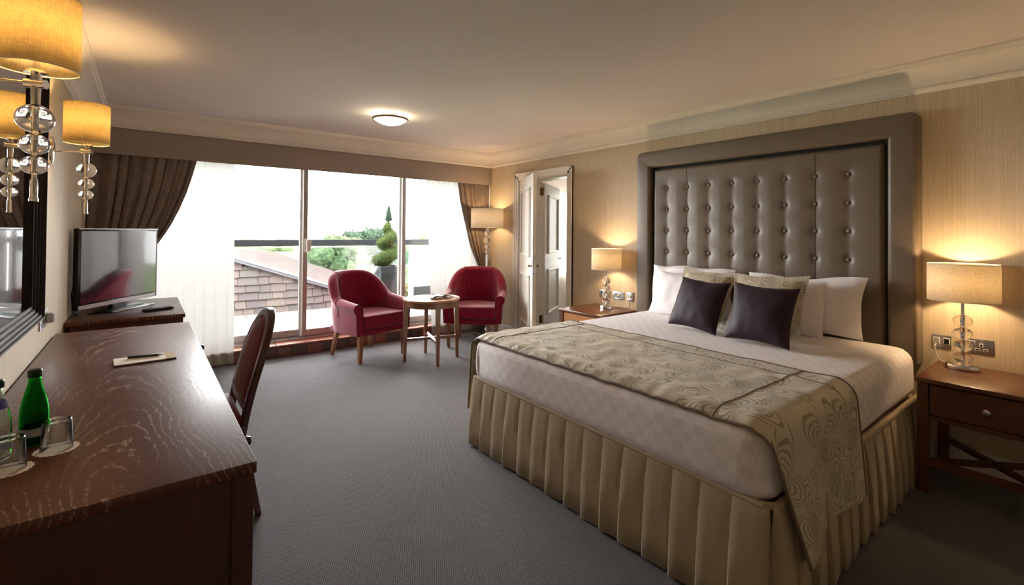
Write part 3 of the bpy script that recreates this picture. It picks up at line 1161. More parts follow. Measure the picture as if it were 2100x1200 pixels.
RP = runner_path()
RX0, RX1 = -0.02, 0.80


def runner_fn(u, w):
    i = w * (len(RP) - 1)
    k_ = min(int(i), len(RP) - 2)
    f = i - k_
    y = RP[k_][0] * (1 - f) + RP[k_ + 1][0] * f
    z = RP[k_][1] * (1 - f) + RP[k_ + 1][1] * f
    drop = max(0, (ZM1 - 0.06 - z) / 0.43)
    xa = RX0 + (0.15 * drop if y < 0 else 0.01 * drop)
    xb = RX1 - (0.10 * drop if y < 0 else 0.04 * drop)
    x = xa + (xb - xa) * u
    top = z > ZM1 - 0.03
    if top:
        edge = max(0, 1 - u / 0.16)
        z += 0.007 * abs(nz(x * 7, y * 7, 2)) + 0.007 * edge * abs(sin(y * 30 + 3 * nz(y * 4, x))) + 0.004 * nz(x * 18, y * 16, 5)
        # foot edge rolls over the rounded mattress rim
        rx = 0.07
        if x < rx - 0.02:
            q = (rx - 0.02 - x)
            z -= 0.030 * (q / rx) ** 2
    else:
        y += (-1 if y < 0 else 1) * drop * (0.02 + 0.022 * sin(u * 7 + (1.2 if y < 0 else 2.5)))
        if y < 0:
            z += 0.07 * drop * u
    return (x, y, z)


run = thing('bed_runner', 'champagne satin bed runner with floral outline print across the bed foot', 'bed runner', (BX0, BYC, ZM1))


def rl(fn):
    return lambda u, w: tuple(a - b for a, b in zip(fn(u, w), (0, 0, ZM1)))


arc = [0.0]
for a, b in zip(RP, RP[1:]):
    arc.append(arc[-1] + sqrt((a[0] - b[0]) ** 2 + (a[1] - b[1]) ** 2))
m = MB()
m.grid(rl(runner_fn), 44, 180, lambda u, w: (u * 0.82, arc[min(int(w * (len(RP) - 1)), len(RP) - 1)] + (w * (len(RP) - 1) % 1) * 0.03))
m.build('cloth', RUNNER, run, ang=80, solid=0.004)
for uu, nm in ((0.0, 0), (1.0, 1)):
    pts = [rl(runner_fn)(uu, w / 120) for w in range(121)]
    MB().tube(pts, 0.0065, 6).build('edge_trim', RUNTRIM, run)
pts = [tuple(Vector(rl(runner_fn)(0.2 if k_ else 0.83, w / 120)) + Vector((0, 0, 0.003))) for k_ in (0,) for w in range(121)]
MB().tube(pts, 0.0022, 5).build('seam', RUNTRIM, run)
for ww in (0.3, 0.7):
    pts = [tuple(Vector(rl(runner_fn)(u / 30, ww)) + Vector((0, 0, 0.003))) for u in range(31)]
    MB().tube(pts, 0.0022, 5).build('seam', RUNTRIM, run)


# ---- headboard
HX = XR - 0.004
hb = thing('headboard', 'tall buttoned taupe leather headboard with a padded frame', 'headboard', (HX, 0, 0))
HY0, HY1, HZ0, HZ1 = 0.745, 2.815, 0.57, 2.105
FW = 0.152


def padded(pts, depth, r):
    """Mitred frame piece: outline in (y, z), front edges rounded."""
    bm = bmesh.new()
    back = [bm.verts.new((0, y, z)) for y, z in pts]
    front = [bm.verts.new((-depth, y, z)) for y, z in pts]
    n = len(pts)
    bm.faces.new(back)
    bm.faces.new(front[::-1])
    for i in range(n):
        j = (i + 1) % n
        bm.faces.new((back[i], front[i], front[j], back[j]))
    bm.normal_update()
    fe = [e for e in bm.edges if all(abs(v.co.x + depth) < 1e-6 for v in e.verts)]
    return bm, fe


def frame_piece(pts, mitres, name):
    bm, fe = padded(pts, 0.105, 0.03)
    def is_mitre(e):
        return any(all(min((Vector((v.co.y, v.co.z)) - Vector(q)).length for q in mt) < 1e-4 for v in e.verts) for mt in mitres)
    sel = [e for e in fe if not is_mitre(e)]
    bmesh.ops.bevel(bm, geom=sel, offset=0.03, segments=5, profile=0.5, affect='EDGES')
    MB().addbm(bm).build(name, HEADB, hb, ang=50)


RC = 0.045
q45 = 0.70711


def corner(cy_, cz_, sy, a0, a1, n=4):
    return [(cy_ - sy * RC * cos(a0 + (a1 - a0) * i / n), cz_ + RC * sin(a0 + (a1 - a0) * i / n)) for i in range(n + 1)]


g = 0.0012
for (yo, sg) in ((HY0, 1), (HY1, -1)):
    inner = (yo + sg * FW, HZ1 - FW)
    cc = (yo + sg * RC, HZ1 - RC)
    lowarc = corner(cc[0], cc[1], sg, 0, pi / 4)
    pts = [(yo, HZ0), (yo + sg * FW, HZ0), inner] + lowarc[::-1]
    if sg < 0:
        pts = pts[::-1]
    frame_piece(pts, [(inner, lowarc[-1])], 'frame_side')
iA, iB = (HY0 + FW, HZ1 - FW + g), (HY1 - FW, HZ1 - FW + g)
arcA = [(y_, z_ + g) for y_, z_ in corner(HY0 + RC, HZ1 - RC, 1, pi / 4, pi / 2)]
arcB = [(y_, z_ + g) for y_, z_ in corner(HY1 - RC, HZ1 - RC, -1, pi / 4, pi / 2)]
frame_piece([iA, iB] + arcB + arcA[::-1], [(iA, arcA[0]), (iB, arcB[0])], 'frame_top')
MB().box(-0.05, -0.001, HY0 + 0.06, HY1 - 0.06, 0.02, HZ1 - 0.06).build('backing', DARKGAP, hb, smooth=False)
BTY = [1.113 + 0.1985 * i for i in range(8)]
BTZ = [1.757, 1.563, 1.373, 1.182, 0.99, 0.80]
IY0, IY1, IZ0, IZ1 = HY0 + FW + 0.016, HY1 - FW - 0.016, 0.58, HZ1 - FW - 0.016


def tuft(y, z):
    d = 0.0
    by = min(BTY, key=lambda q: abs(q - y))
    bz = min(BTZ, key=lambda q: abs(q - z))
    r2_ = (y - by) ** 2 + (z - bz) ** 2
    d += 0.010 * math.exp(-r2_ / (2 * 0.016 ** 2)) + 0.005 * math.exp(-r2_ / (2 * 0.05 ** 2))
    inz = smooth01((1.84 - z) / 0.14)
    d += 0.0045 * math.exp(-((y - by) ** 2) / (2 * 0.016 ** 2)) * inz * (0.35 + 0.65 * math.exp(-((z - bz) ** 2) / (2 * 0.06 ** 2)))
    bulge = 0.004 * inz * (1 - math.exp(-((y - by) ** 2) / (2 * 0.045 ** 2)))
    e = min(y - IY0, IY1 - y, IZ1 - z)
    ed = 0.03 * (1 - min(1, e / 0.028)) ** 2
    return -0.072 + d - bulge + ed


m = MB()
m.grid(lambda u, w: (tuft(IY0 + (IY1 - IY0) * u, IZ0 + (IZ1 - IZ0) * w), IY0 + (IY1 - IY0) * u, IZ0 + (IZ1 - IZ0) * w), 240, 150)
m.build('tufted_panel', HEADB, hb, ang=80)
for sy in (BTY[1], BTY[6]):
    MB().tube([(tuft(sy, z_) - 0.0004, sy, z_) for z_ in [IZ0 + (IZ1 - IZ0) * k_ / 80 for k_ in range(81)]], 0.0016, 5).build('panel_seam', DARKGAP, hb)
bt = MB().lathe([(0.0, -0.006), (0.013, -0.004), (0.0155, 0.001), (0.012, 0.006), (0.006, 0.009), (0, 0.0095)], 14).build('button', HEADBTN, hb)
bme = bt.data
bpy.data.objects.remove(bt)
for by in BTY:
    for bz in BTZ[:5]:
        place(bme, 'button', hb, (tuft(by, bz) - 0.003, by, bz), (0, radians(-90), 0))


# ---- pillows and cushions
def pillow(name, label, cat, w, h, t, mat, loc, rz, lean, roll=0.0, group=None, flange=0.0, seed=0, pinch=0.07, piping=None, plump=0.5, crease=0.012, wob=0.0):
    """Local: width along x, height along z, faces +-y. lean tips the top back, in degrees."""
    root = thing(name, label, cat, loc, 0, group)
    root.rotation_euler = (radians(roll), 0, 0)
    M = Matrix.Rotation(radians(rz), 4, 'Z') @ Matrix.Rotation(radians(lean), 4, 'X') @ Matrix.Rotation(radians(roll), 4, 'Y')
    root.rotation_euler = M.to_euler()
    N = 30

    def surf(s):
        def fn(u, v):
            a, b = 2 * u - 1, 2 * v - 1
            ai = min(1, abs(a) / (1 - flange / w * 2)) if flange else abs(a)
            bi = min(1, abs(b) / (1 - flange / h * 2)) if flange else abs(b)
            prof_ = max(0, (1 - ai ** 2.4)) * max(0, (1 - bi ** 2.4))
            th = t / 2 * prof_ ** plump
            x = a * w / 2 * (1 - pinch * (1 - b * b) * abs(a))
            z = b * h / 2 * (1 - pinch * (1 - a * a) * abs(b))
            wr = crease * nz(x * 9 + seed, z * 9, s * 3) * prof_ ** 0.3 + crease * 0.4 * nz(x * 24 + seed, z * 20, s) * prof_ ** 0.2
            x += wob * nz(z * 5 + seed, 1.5, 0) * abs(a)
            z += wob * nz(x * 4 + seed, 4.5, 0) * max(0, b)
            rad = sqrt(a * a + b * b)
            y = s * (th + 0.002) + s * wr
            if flange:
                y += 0.006 * nz(x * 12 + seed, z * 12) * (1 - prof_)
            else:
                y += 0.006 * nz(x * 10 + seed, z * 10, 7) * (1 - prof_)
            sag = -0.012 * (1 - b) * 0
            return (x, y, z + h / 2 + sag)
        return fn
    m = MB()
    uvf = lambda u, v: (u * w + seed * 0.37, v * h + seed * 0.21)
    m.grid(surf(1), N, N, uvf)
    m.grid(surf(-1), N, N, uvf)
    m.build('cover', mat, root, ang=70)
    if piping is not None:
        f = surf(1)
        pts = [f(k_ / 20, 0) for k_ in range(20)] + [f(1, k_ / 20) for k_ in range(20)] + [f(1 - k_ / 20, 1) for k_ in range(20)] + [f(0, 1 - k_ / 20) for k_ in range(21)]
        MB().tube([(p[0], 0, p[2]) for p in pts], 0.004, 6).build('piping', piping, root)
    return root


ZT = ZM1 + 0.006
GW = 'white bed pillows'
pillow('bed_pillow', 'white pillow flat against the headboard on the doorway side', 'pillow', 0.74, 0.40, 0.15, PILLOWW, (3.52, 2.18, ZT), -90, -12, 0, GW, seed=1, pinch=0.05, plump=0.62, wob=0.03)
pillow('bed_pillow', 'front white pillow on the doorway side behind the small aubergine cushion', 'pillow', 0.64, 0.36, 0.15, PILLOWW, (3.35, 2.10, ZT), -90, -18, 0, GW, seed=2, pinch=0.05, plump=0.62, wob=0.03)
pillow('bed_pillow', 'white pillow with flanged corner at the near end of the headboard', 'pillow', 0.74, 0.385, 0.15, PILLOWW, (3.545, 1.345, ZT), -90, -8, 0, GW, seed=3, pinch=0.06, plump=0.62, wob=0.03)
pillow('bed_pillow', 'front white pillow between patterned cushion and near end pillow', 'pillow', 0.62, 0.36, 0.15, PILLOWW, (3.39, 1.455, ZT), -90, -14, 0, GW, seed=4, pinch=0.06, plump=0.62, wob=0.03)
pillow('patterned_cushion', 'champagne swirl cushion behind the aubergine cushion nearer the doorway', 'cushion', 0.43, 0.43, 0.12, PATCUSH, (3.145, 1.892, ZT + 0.006), -90, -27, 2, 'champagne swirl cushions', flange=0.03, seed=5, pinch=0.09)
pillow('patterned_cushion', 'champagne swirl cushion behind the aubergine cushion nearer the lit bedside lamp', 'cushion', 0.48, 0.43, 0.12, PATCUSH, (3.145, 1.43, ZT + 0.006), -90, -27, -2, 'champagne swirl cushions', flange=0.03, seed=6, pinch=0.09)
pillow('satin_cushion', 'smaller looking square aubergine satin cushion nearer the doorway', 'cushion', 0.375, 0.365, 0.13, PURPLE, (2.95, 1.80, ZT + 0.006), -93, -24, 3, 'aubergine satin cushions', seed=7, pinch=0.09, crease=0.006)
pillow('satin_cushion', 'square aubergine satin cushion nearest the bed runner and lit lamp', 'cushion', 0.385, 0.365, 0.13, PURPLE, (2.90, 1.345, ZT + 0.004), -90, -21, 1, 'aubergine satin cushions', seed=8, pinch=0.09, crease=0.006)


# ================================================================== NIGHT STANDS AND LAMPS
def night_stand(label, y0, y1, draw_mat, body_mat):
    x0, x1 = 3.24, 3.77
    t = thing('night_stand', label, 'night stand', ((x0 + x1) / 2, (y0 + y1) / 2, 0), 0, 'bedside night stands')
    w, d = (y1 - y0) / 2, (x1 - x0) / 2
    MB().rbox(-d, d, -w, w, 0.575, 0.6, 0.004, 2).build('top', WOOD_NS, t, ang=30)
    for sx in (-1, 1):
        for sy in (-1, 1):
            cx_, cy_ = sx * (d - 0.03), sy * (w - 0.03)
            MB().rbox(cx_ - 0.023, cx_ + 0.023, cy_ - 0.023, cy_ + 0.023, 0, 0.575, 0.003, 1).build('leg', body_mat, t, ang=30)
    MB().rbox(-d + 0.03, d - 0.02, -w + 0.02, -w + 0.04, 0.40, 0.575, 0.002, 1).build('side_panel', body_mat, t)
    MB().rbox(-d + 0.03, d - 0.02, w - 0.04, w - 0.02, 0.40, 0.575, 0.002, 1).build('side_panel', body_mat, t)
    MB().rbox(-d + 0.012, -d + 0.05, -w + 0.055, w - 0.055, 0.385, 0.408, 0.002, 1).build('rail', body_mat, t)
    MB().rbox(d - 0.04, d - 0.02, -w + 0.04, w - 0.04, 0.40, 0.575, 0.002, 1).build('back_panel', body_mat, t)
    dr = MB().rbox(-d + 0.014, d - 0.06, -w + 0.057, w - 0.057, 0.412, 0.568, 0.003, 1).build('drawer', draw_mat, t)
    kb = MB().lathe([(0.011, 0), (0.009, 0.004), (0.006, 0.012), (0.014, 0.018), (0.0165, 0.024), (0.012, 0.03), (0, 0.032)], 16)
    kb.build('knob', NICKEL, dr, (-d + 0.014, 0, 0.49), (0, radians(-90), 0))
    # low stretchers crossing in an X
    for s in (-1, 1):
        MB().bar((-d + 0.04, -s * (w - 0.04), 0.16), (d - 0.04, s * (w - 0.04), 0.16), 0.022, 0.034, xdir=(0, 0, 1)).build('cross_stretcher', body_mat, t)
    MB().rbox(-d + 0.02, -d + 0.04, -w + 0.05, w - 0.05, 0.145, 0.18, 0.002, 1).build('stretcher', body_mat, t)
    return t


night_stand('chestnut night stand beside the headboard at the near side of the bed', 0.13, 0.672, WOOD_NS, WOOD_NS)
night_stand('chestnut night stand with pale drawer front next to the doorway', 2.87, 3.405, WOOD_LIGHT, WOOD_NS)


def shade(t, rx, ry, z0, z1, mat, seg=56, taper=1.0, ring=True):
    m = MB()
    m.lathe([(taper, z0), (1.0, z1)] if False else [(1.0, z0), (1.0, (z0 + z1) / 2), (taper, z1)], seg, (0, 0, 0), rx, ry)
    o = m.build('lamp_shade', mat, t, ang=60, solid=0.002)
    for z in (z0, z1):
        k_ = taper if z == z1 else 1.0
        MB().tube([(rx * k_ * cos(2 * pi * i / seg), ry * k_ * sin(2 * pi * i / seg), z) for i in range(seg + 1)], 0.0022, 6, cap=False).build('shade_rim', SHADE_IN, o)
    # spider ring that carries the shade
    sp = MB()
    zz = z0 + 0.03
    for i in range(3):
        a = 2 * pi * i / 3 + 0.4
        sp.tube([(0, 0, zz), (rx * 0.99 * cos(a), ry * 0.99 * sin(a), zz)], 0.0015, 6)
    sp.build('shade_carrier', NICKEL, t)
    return o


def bulb(t, z, power, col=WARM, r=0.026, rad=0.03):
    m = MB()
    m.lathe([(0, z - 0.045), (0.013, z - 0.043), (0.013, z - 0.025), (0.022, z - 0.005), (r, z + 0.015), (0.019, z + 0.034), (0, z + 0.043)], 16)
    o = m.build('bulb', BULB, t)
    o.visible_shadow = True
    return point_light('bulb_light', t, (0, 0, z + 0.005), power, col, rad)


def table_lamp(label, x, y, rx, ry, zs0, zs1, power):
    zb = 0.6
    t = thing('table_lamp', label, 'table lamp', (x, y, zb), 0, 'bedside table lamps')
    b = MB()
    b.lathe([(0, 0.0), (1.0, 0.0), (1.02, 0.006), (1.02, 0.022), (0.97, 0.03), (0.0, 0.031)], 40, (0, 0, 0), 0.05, 0.075)
    b.build('base', CHROME, t, ang=40)
    p = MB()
    p.tube([(0, 0, 0.03), (0, 0, zs1 - zb - 0.10)], 0.0075, 12)
    p.build('stem', CHROME, t)
    z = 0.03
    for i in range(4):
        h = 0.069
        z += h / 2
        MB().ball((0, 0, z), 0.042, 0.042, h / 2 - 0.0015, 32, 18).build('crystal_ball', CRYSTAL, t, ang=80)
        z += h / 2
        MB().lathe([(0.012, z - 0.002), (0.014, z), (0.012, z + 0.002), (0.008, z + 0.002), (0.008, z - 0.002)], 16, closed=True).build('collar', CHROME, t)
    MB().lathe([(0.0075, zs0 - zb - 0.01), (0.016, zs0 - zb), (0.016, zs0 - zb + 0.05), (0, zs0 - zb + 0.05)], 16).build('lamp_holder', CHROME, t)
    shade(t, rx, ry, zs0 - zb, zs1 - zb, SHADE_C)
    bulb(t, zs0 - zb + 0.12, power)
    return t


table_lamp('lit crystal ball table lamp on the night stand nearest the camera', 3.632, 0.542, 0.138, 0.152, 0.985, 1.19, 14.5)
table_lamp('lit crystal ball table lamp on the night stand by the doorway', 3.605, 3.112, 0.135, 0.152, 0.985, 1.188, 12.5)


def socket_plate(name, label, y0, y1, z0, z1, kind, x=XR, side=-1):
    """Metal wall plate; side -1 faces towards -x."""
    t = thing(name, label, 'wall socket', (x, (y0 + y1) / 2, (z0 + z1) / 2), 0, 'metal wall plates')
    w, h = (y1 - y0) / 2, (z1 - z0) / 2
    a, b = sorted((side * 0.006, 0))
    MB().rbox(a, b, -w, w, -h, h, 0.002, 2).build('plate', STEEL, t)
    f = side * 0.006

    def bx(nm, mt, yc, zc, hw, hh, dd=0.004):
        p, q = sorted((f, f + side * dd))
        MB().rbox(p, q, yc - hw, yc + hw, zc - hh, zc + hh, 0.001, 1).build(nm, mt, t)
    if kind == 'switch2':
        for s in (-1, 1):
            bx('switch_surround', WHITEP, s * 0.022 , 0.004, 0.015, 0.02, 0.002)
            bx('rocker', BLACK if s < 0 else STEEL, s * 0.022, 0.004, 0.011, 0.016, 0.005)
    elif kind == 'double':
        for s, yy in ((0, w * 0.55), (1, w * 0.25)):
            bx('switch_surround', WHITEP, yy, h * 0.42, 0.012, 0.012, 0.002)
            bx('rocker', BLACK if s == 0 else STEEL, yy, h * 0.42, 0.009, 0.009, 0.005)
        for (yy, zz, hw, hh) in ((-w * 0.28, 0.006, 0.006, 0.008), (-w * 0.05, -0.02, 0.009, 0.005), (-w * 0.52, -0.02, 0.009, 0.005)):
            bx('socket_surround', WHITEP, yy, zz, hw + 0.002, hh + 0.002, 0.0015)
            bx('socket_hole', BLACKM, yy, zz, hw - 0.001, hh - 0.001, 0.002)
    else:
        bx('socket_face', SILVERP, 0, 0, w * 0.62, h * 0.62, 0.003)
        p, q = sorted((f, f + side * 0.02))
        MB().lathe([(0, 0), (0.012, 0), (0.012, 0.012), (0.009, 0.016), (0, 0.016)], 14).build('dial', WHITEP, t, (f, -w * 0.1, 0.004), (0, radians(90 * side), 0))
    return t


socket_plate('switch_plate', 'steel twin switch plate with plugged flex beside the headboard', 0.614, 0.70, 0.676, 0.752, 'switch2')
socket_plate('socket_plate', 'steel double socket plate behind the near bedside lamp', 0.435, 0.578, 0.678, 0.757, 'double')
socket_plate('socket_plate', 'steel socket plate partly hidden behind the doorway side lamp', 3.205, 3.357, 0.678, 0.752, 'double')
socket_plate('dial_plate', 'steel control plate with a white dial above the doorway side night stand', 3.028, 3.178, 0.677, 0.753, 'dial')
socket_plate('data_plate', 'small steel outlet plate touching the doorway side of the headboard', 2.912, 2.998, 0.682, 0.76, 'dial')
for nm, lb, pts in (('lamp_flex', 'white flex from the switch plate down to the near night stand', [(3.765, 0.68, 0.70), (3.745, 0.683, 0.69), (3.742, 0.676, 0.66), (3.75, 0.665, 0.62), (3.752, 0.655, 0.605), (3.72, 0.62, 0.6035)]),
                    ('lamp_flex', 'thin flex looping behind the doorway side lamp', [(3.775, 2.955, 0.69), (3.768, 2.955, 0.65), (3.765, 2.957, 0.606), (3.745, 2.99, 0.6035), (3.735, 3.04, 0.612), (3.71, 3.07, 0.6035)])):
    tag(MB().tube(pts, 0.0025, 6).build(nm, WHITEP if '0.68' in str(pts[0]) else BLACKM), lb, 'flex')

# ================================================================== ARMCHAIRS


def armchair(label, loc, rz):
    t = thing('tub_armchair', label, 'armchair', (loc[0], loc[1], 0), rz, 'burgundy velvet tub armchairs')
    Wd, Dp, YS, YFN = 0.305, 0.30, 0.03, -0.29
    path = []
    n1, n2 = 9, 30
    for i in range(n1):
        k_ = i / n1
        path.append((-Wd - 0.004 * sin(k_ * pi), YFN + (YS - YFN) * k_, (-1, 0), 0.0, k_))
    for i in range(n2 + 1):
        a = pi - pi * i / n2
        nx, ny = cos(a), sin(a)
        path.append((Wd * nx, YS + Dp * ny, (nx, ny), sin(a), 1.0))
    for i in range(1, n1 + 1):
        k_ = 1 - i / n1
        path.append((Wd + 0.004 * sin(k_ * pi), YFN + (YS - YFN) * k_, (1, 0), 0.0, k_))
    NP = 22
    vs, fs = [], []
    rows = []
    for (x, y, nn, s, k_) in path:
        h = 0.605 + 0.035 * k_ + 0.26 * smooth01(s * 1.02) ** 0.85
        rr = 0.046 + 0.004 * s
        rake = 0.075 * s
        outw = 0.028 * (1 - s)          # arms roll outwards
        loop = []
        zb = 0.285
        for z, o in ((zb, -0.035), (0.40, -0.036), (h - rr - 0.10, -0.040), (h - rr - 0.03, -0.040)):
            loop.append((o, z))
        for q in range(0, 11):
            a = pi - pi * q / 10
            loop.append((outw * 0.6 + rr * 1.05 * cos(a), h - rr + rr * sin(a)))
        for o, z in ((rr * 1.0 + outw * 0.6, h - rr - 0.02), (rr * 0.72 + outw * 0.2, h - rr - 0.05), (0.032, h - rr - 0.12), (0.034, 0.45), (0.03, 0.36), (0.022, zb)):
            loop.append((o, z))
        row = []
        for (o, z) in loop:
            f = max(0, (z - 0.30) / 0.6)
            oo = o + rake * f
            row.append((x + nn[0] * oo, y + nn[1] * oo, z))
        rows.append(row)
    n = len(rows[0])
    for row in rows:
        vs += row
    for i in range(len(rows) - 1):
        for q in range(n):
            r_ = (q + 1) % n
            fs.append((i * n + q, i * n + r_, (i + 1) * n + r_, (i + 1) * n + q))
    fs.append(tuple(range(n)))
    fs.append(tuple((len(rows) - 1) * n + q for q in range(n))[::-1])
    m = MB()
    m.add(vs, fs)
    m.build('shell', RED, t, ang=50, bevel=0.006)

    def ridge(i, q0, q1, nm='seam'):
        pts = [rows[i][q] for q in range(q0, q1)]
        MB().tube(pts, 0.0045, 6).build(nm, REDDARK, t)
    ridge(n1, 1, n - 2)
    ridge(len(rows) - 1 - n1, 1, n - 2)
    ridge(n1 + 10, 1, n - 2)
    ridge(n1 + 20, 1, n - 2)
    for end in (0, len(rows) - 1):
        pts = [rows[end][q] for q in range(1, n)]
        MB().tube([(p[0], p[1] - 0.003, p[2]) for p in pts], 0.005, 6).build('arm_piping', REDDARK, t)
    MB().rbox(-0.285, 0.285, -0.285, 0.27, 0.272, 0.335, 0.018, 3).build('seat_rail', RED, t)
    # box cushion
    bm = bmesh.new()
    bmesh.ops.create_cube(bm, size=1)
    for v in bm.verts:
        v.co = Vector((v.co.x * 0.525, -0.04 + v.co.y * 0.54, 0.408 + v.co.z * 0.145))
    bk = [e for e in bm.edges if abs(e.verts[0].co.z - e.verts[1].co.z) > 0.05 and e.verts[0].co.y > 0]
    bmesh.ops.bevel(bm, geom=bk, offset=0.2, segments=8, profile=0.5, affect='EDGES')
    hz = [e for e in bm.edges if abs(e.verts[0].co.z - e.verts[1].co.z) < 1e-4 and e.is_manifold and e.calc_face_angle(0) > 0.8]
    bmesh.ops.bevel(bm, geom=hz, offset=0.026, segments=4, profile=0.5, affect='EDGES')
    cu = MB().addbm(bm).build('seat_cushion', RED, t, ang=50, bevel=0.012)
    for z in (0.463, 0.352):
        MB().tube([(-0.262, 0.0, z), (-0.263, -0.28, z), (-0.245, -0.308, z), (0.245, -0.308, z), (0.263, -0.28, z), (0.262, 0.0, z)], 0.005, 6).build('piping', REDDARK, cu)
    for s in (-1, 1):
        m = MB()
        m.bar((s * 0.277, -0.268, 0.285), (s * 0.277, -0.268, 0.06), 0.05, 0.05, 0.036, 0.036)
        m.bar((s * 0.277, -0.268, 0.06), (s * 0.272, -0.264, 0.0), 0.036, 0.036, 0.028, 0.026)
        m.build('leg', WOOD_LEG, t, ang=30)
        m = MB()
        m.bar((s * 0.215, 0.225, 0.285), (s * 0.245, 0.285, 0.0), 0.045, 0.045, 0.03, 0.03)
        m.build('leg', WOOD_LEG, t, ang=30)
    return t


armchair('burgundy velvet tub armchair in front of the sliding windows', (1.93, 5.03), radians(15))
armchair('burgundy velvet tub armchair in the corner before the floor lamp', (3.185, 4.80), radians(-41))

# ================================================================== ROUND TABLE + BOOK
tb = thing('round_side_table', 'round walnut side table between the two burgundy armchairs', 'side table', (2.405, 4.46, 0), radians(-15))
MB().lathe([(0, 0.615), (0.285, 0.615), (0.298, 0.62), (0.302, 0.633), (0.298, 0.646), (0.29, 0.648), (0.285, 0.643), (0, 0.643)], 64).build('table_top', WOOD_TOP, tb, ang=40)
MB().lathe([(0.262, 0.565), (0.285, 0.565), (0.285, 0.617), (0.262, 0.617)], 64, closed=True).build('apron', WOOD_TABLE, tb, ang=40)
for i in range(4):
    a = i * pi / 2
    c_, s_ = cos(a), sin(a)
    m = MB()
    m.bar((0.268 * c_, 0.268 * s_, 0.62), (0.279 * c_, 0.279 * s_, 0.0), 0.046, 0.05, 0.028, 0.03, xdir=(-s_, c_, 0))
    m.build('leg', WOOD_TABLE, tb, ang=30)
for i in range(2):
    a = i * pi / 2
    c_, s_ = cos(a), sin(a)
    MB().bar((-0.265 * c_, -0.265 * s_, 0.225 + 0.001 * i), (0.265 * c_, 0.265 * s_, 0.225 + 0.001 * i), 0.026, 0.034, xdir=(0, 0, 1)).build('stretcher', WOOD_TABLE, tb, ang=30)

bk = thing('open_book', 'open dark magazine lying on the round side table', 'book', (2.47, 4.44, 0.6445), radians(10))


def page(s, lift):
    return lambda u, v: (s * (0.004 + 0.13 * u), -0.09 + 0.18 * v, 0.003 + 0.018 * sin(pi * min(1, u * 1.15)) * (1 - 0.4 * u) + lift)


for s in (-1, 1):
    MB().grid(page(s, 0.004), 10, 3).build('page', BOOKP, bk, ang=60, solid=0.004)
    MB().grid(page(s, 0.009), 10, 3).build('printed_sheet', BOOKD, bk, ang=60, solid=0.001)

# ================================================================== FLOOR LAMP
fl = thing('floor_lamp', 'tall chrome floor lamp with crystal balls and drum shade in the corner', 'floor lamp', (3.565, 5.115, 0))
m = MB()
m.rbox(-0.13, 0.13, -0.11, 0.11, 0.012, 0.026, 0.004, 2)
for sx in (-1, 1):
    for sy in (-1, 1):
        m.lathe([(0, 0), (0.012, 0), (0.012, 0.014), (0, 0.014)], 12, (sx * 0.11, sy * 0.09, 0))
m.build('base', CHROME, fl, ang=30)
MB().ball((0, 0, 0.07), 0.026, seg=24).build('base_ball', CHROME, fl)
MB().lathe([(0.0, 0.02), (0.016, 0.02), (0.016, 1.03), (0.012, 1.045), (0.006, 1.05), (0.006, 1.48), (0, 1.48)], 20).build('pole', CHROME, fl, ang=30)
for zc, r_ in ((1.322, 0.038), (1.235, 0.052), (1.152, 0.036), (1.088, 0.03)):
    MB().ball((0, 0, zc), r_, r_, r_ * 0.95, 28, 16).build('crystal_ball', CRYSTAL, fl, ang=80)
shade(fl, 0.212, 0.212, 1.40, 1.648, SHADE_W)
bulb(fl, 1.53, 10.0)
MB().tube([(0.0, 0.0, 0.9), (0.05, 0.08, 0.88), (0.1, 0.12, 0.85)], 0.002, 6).build('flex', WHITEP, fl)

# ================================================================== CEILING LIGHT
cl = thing('ceiling_light', 'flush opal glass ceiling light with chrome rim', 'ceiling light', (1.742, 4.045, ZC))
OPAL = emit('lit_opal_glass', (1.0, 0.9, 0.74, 1), 0.75)
MB().lathe([(0.15, -0.042), (0.13, -0.058), (0.095, -0.078), (0.05, -0.091), (0, -0.096)], 48).build('bowl', OPAL, cl, ang=60, solid=0.003)
MB().lathe([(0.147, -0.052), (0.159, -0.052), (0.162, -0.044), (0.159, -0.036), (0.147, -0.036)], 48, closed=True).build('rim', BRASS, cl)
MB().lathe([(0, 0), (0.06, 0), (0.06, -0.012), (0, -0.012)], 32).build('ceiling_plate', WHITEP, cl, (0, 0, -0.0005))
m = MB()
for i in range(3):
    a = 2 * pi * i / 3 + 0.5
    m.tube([(0.055 * cos(a), 0.055 * sin(a), -0.006), (0.152 * cos(a), 0.152 * sin(a), -0.042)], 0.003, 6)
m.build('bracket', CHROME, cl)
for i in range(2):
    point_light('lamp_light', cl, (0.07 * (1 if i else -1), 0, -0.032), 1.1, (1.0, 0.8, 0.5), 0.012)

# ================================================================== DESK
DX0, DX1, DY0, DY1, DZT = -0.392, 0.243, 1.397, 3.762, 0.74
dk = thing('writing_desk', 'long dark walnut writing desk along the papered wall', 'desk', ((DX0 + DX1) / 2, (DY0 + DY1) / 2, 0))
dw, dl = (DX1 - DX0) / 2, (DY1 - DY0) / 2
MB().rbox(-dw, dw, -dl, dl, DZT - 0.03, DZT, 0.003, 2).build('desk_top', WOOD_DESK, dk, ang=30)
for s in (-1, 1):
    yo = s * (dl - 0.004)
    yi = s * (dl - 0.054)
    a, b = sorted((yo, yi))
    for (x0, x1) in ((dw - 0.056, dw - 0.006), (-dw + 0.004, -dw + 0.054)):
        MB().rbox(x0, x1, a, b, 0, DZT - 0.03, 0.002, 1).build('leg', WOOD_DESKV, dk, ang=30)
    a, b = sorted((s * (dl - 0.012), s * (dl - 0.032)))
    MB().box(-dw + 0.054, dw - 0.056, a, b, 0.05, DZT - 0.03).build('end_panel', WOOD_DESKV, dk, smooth=False)
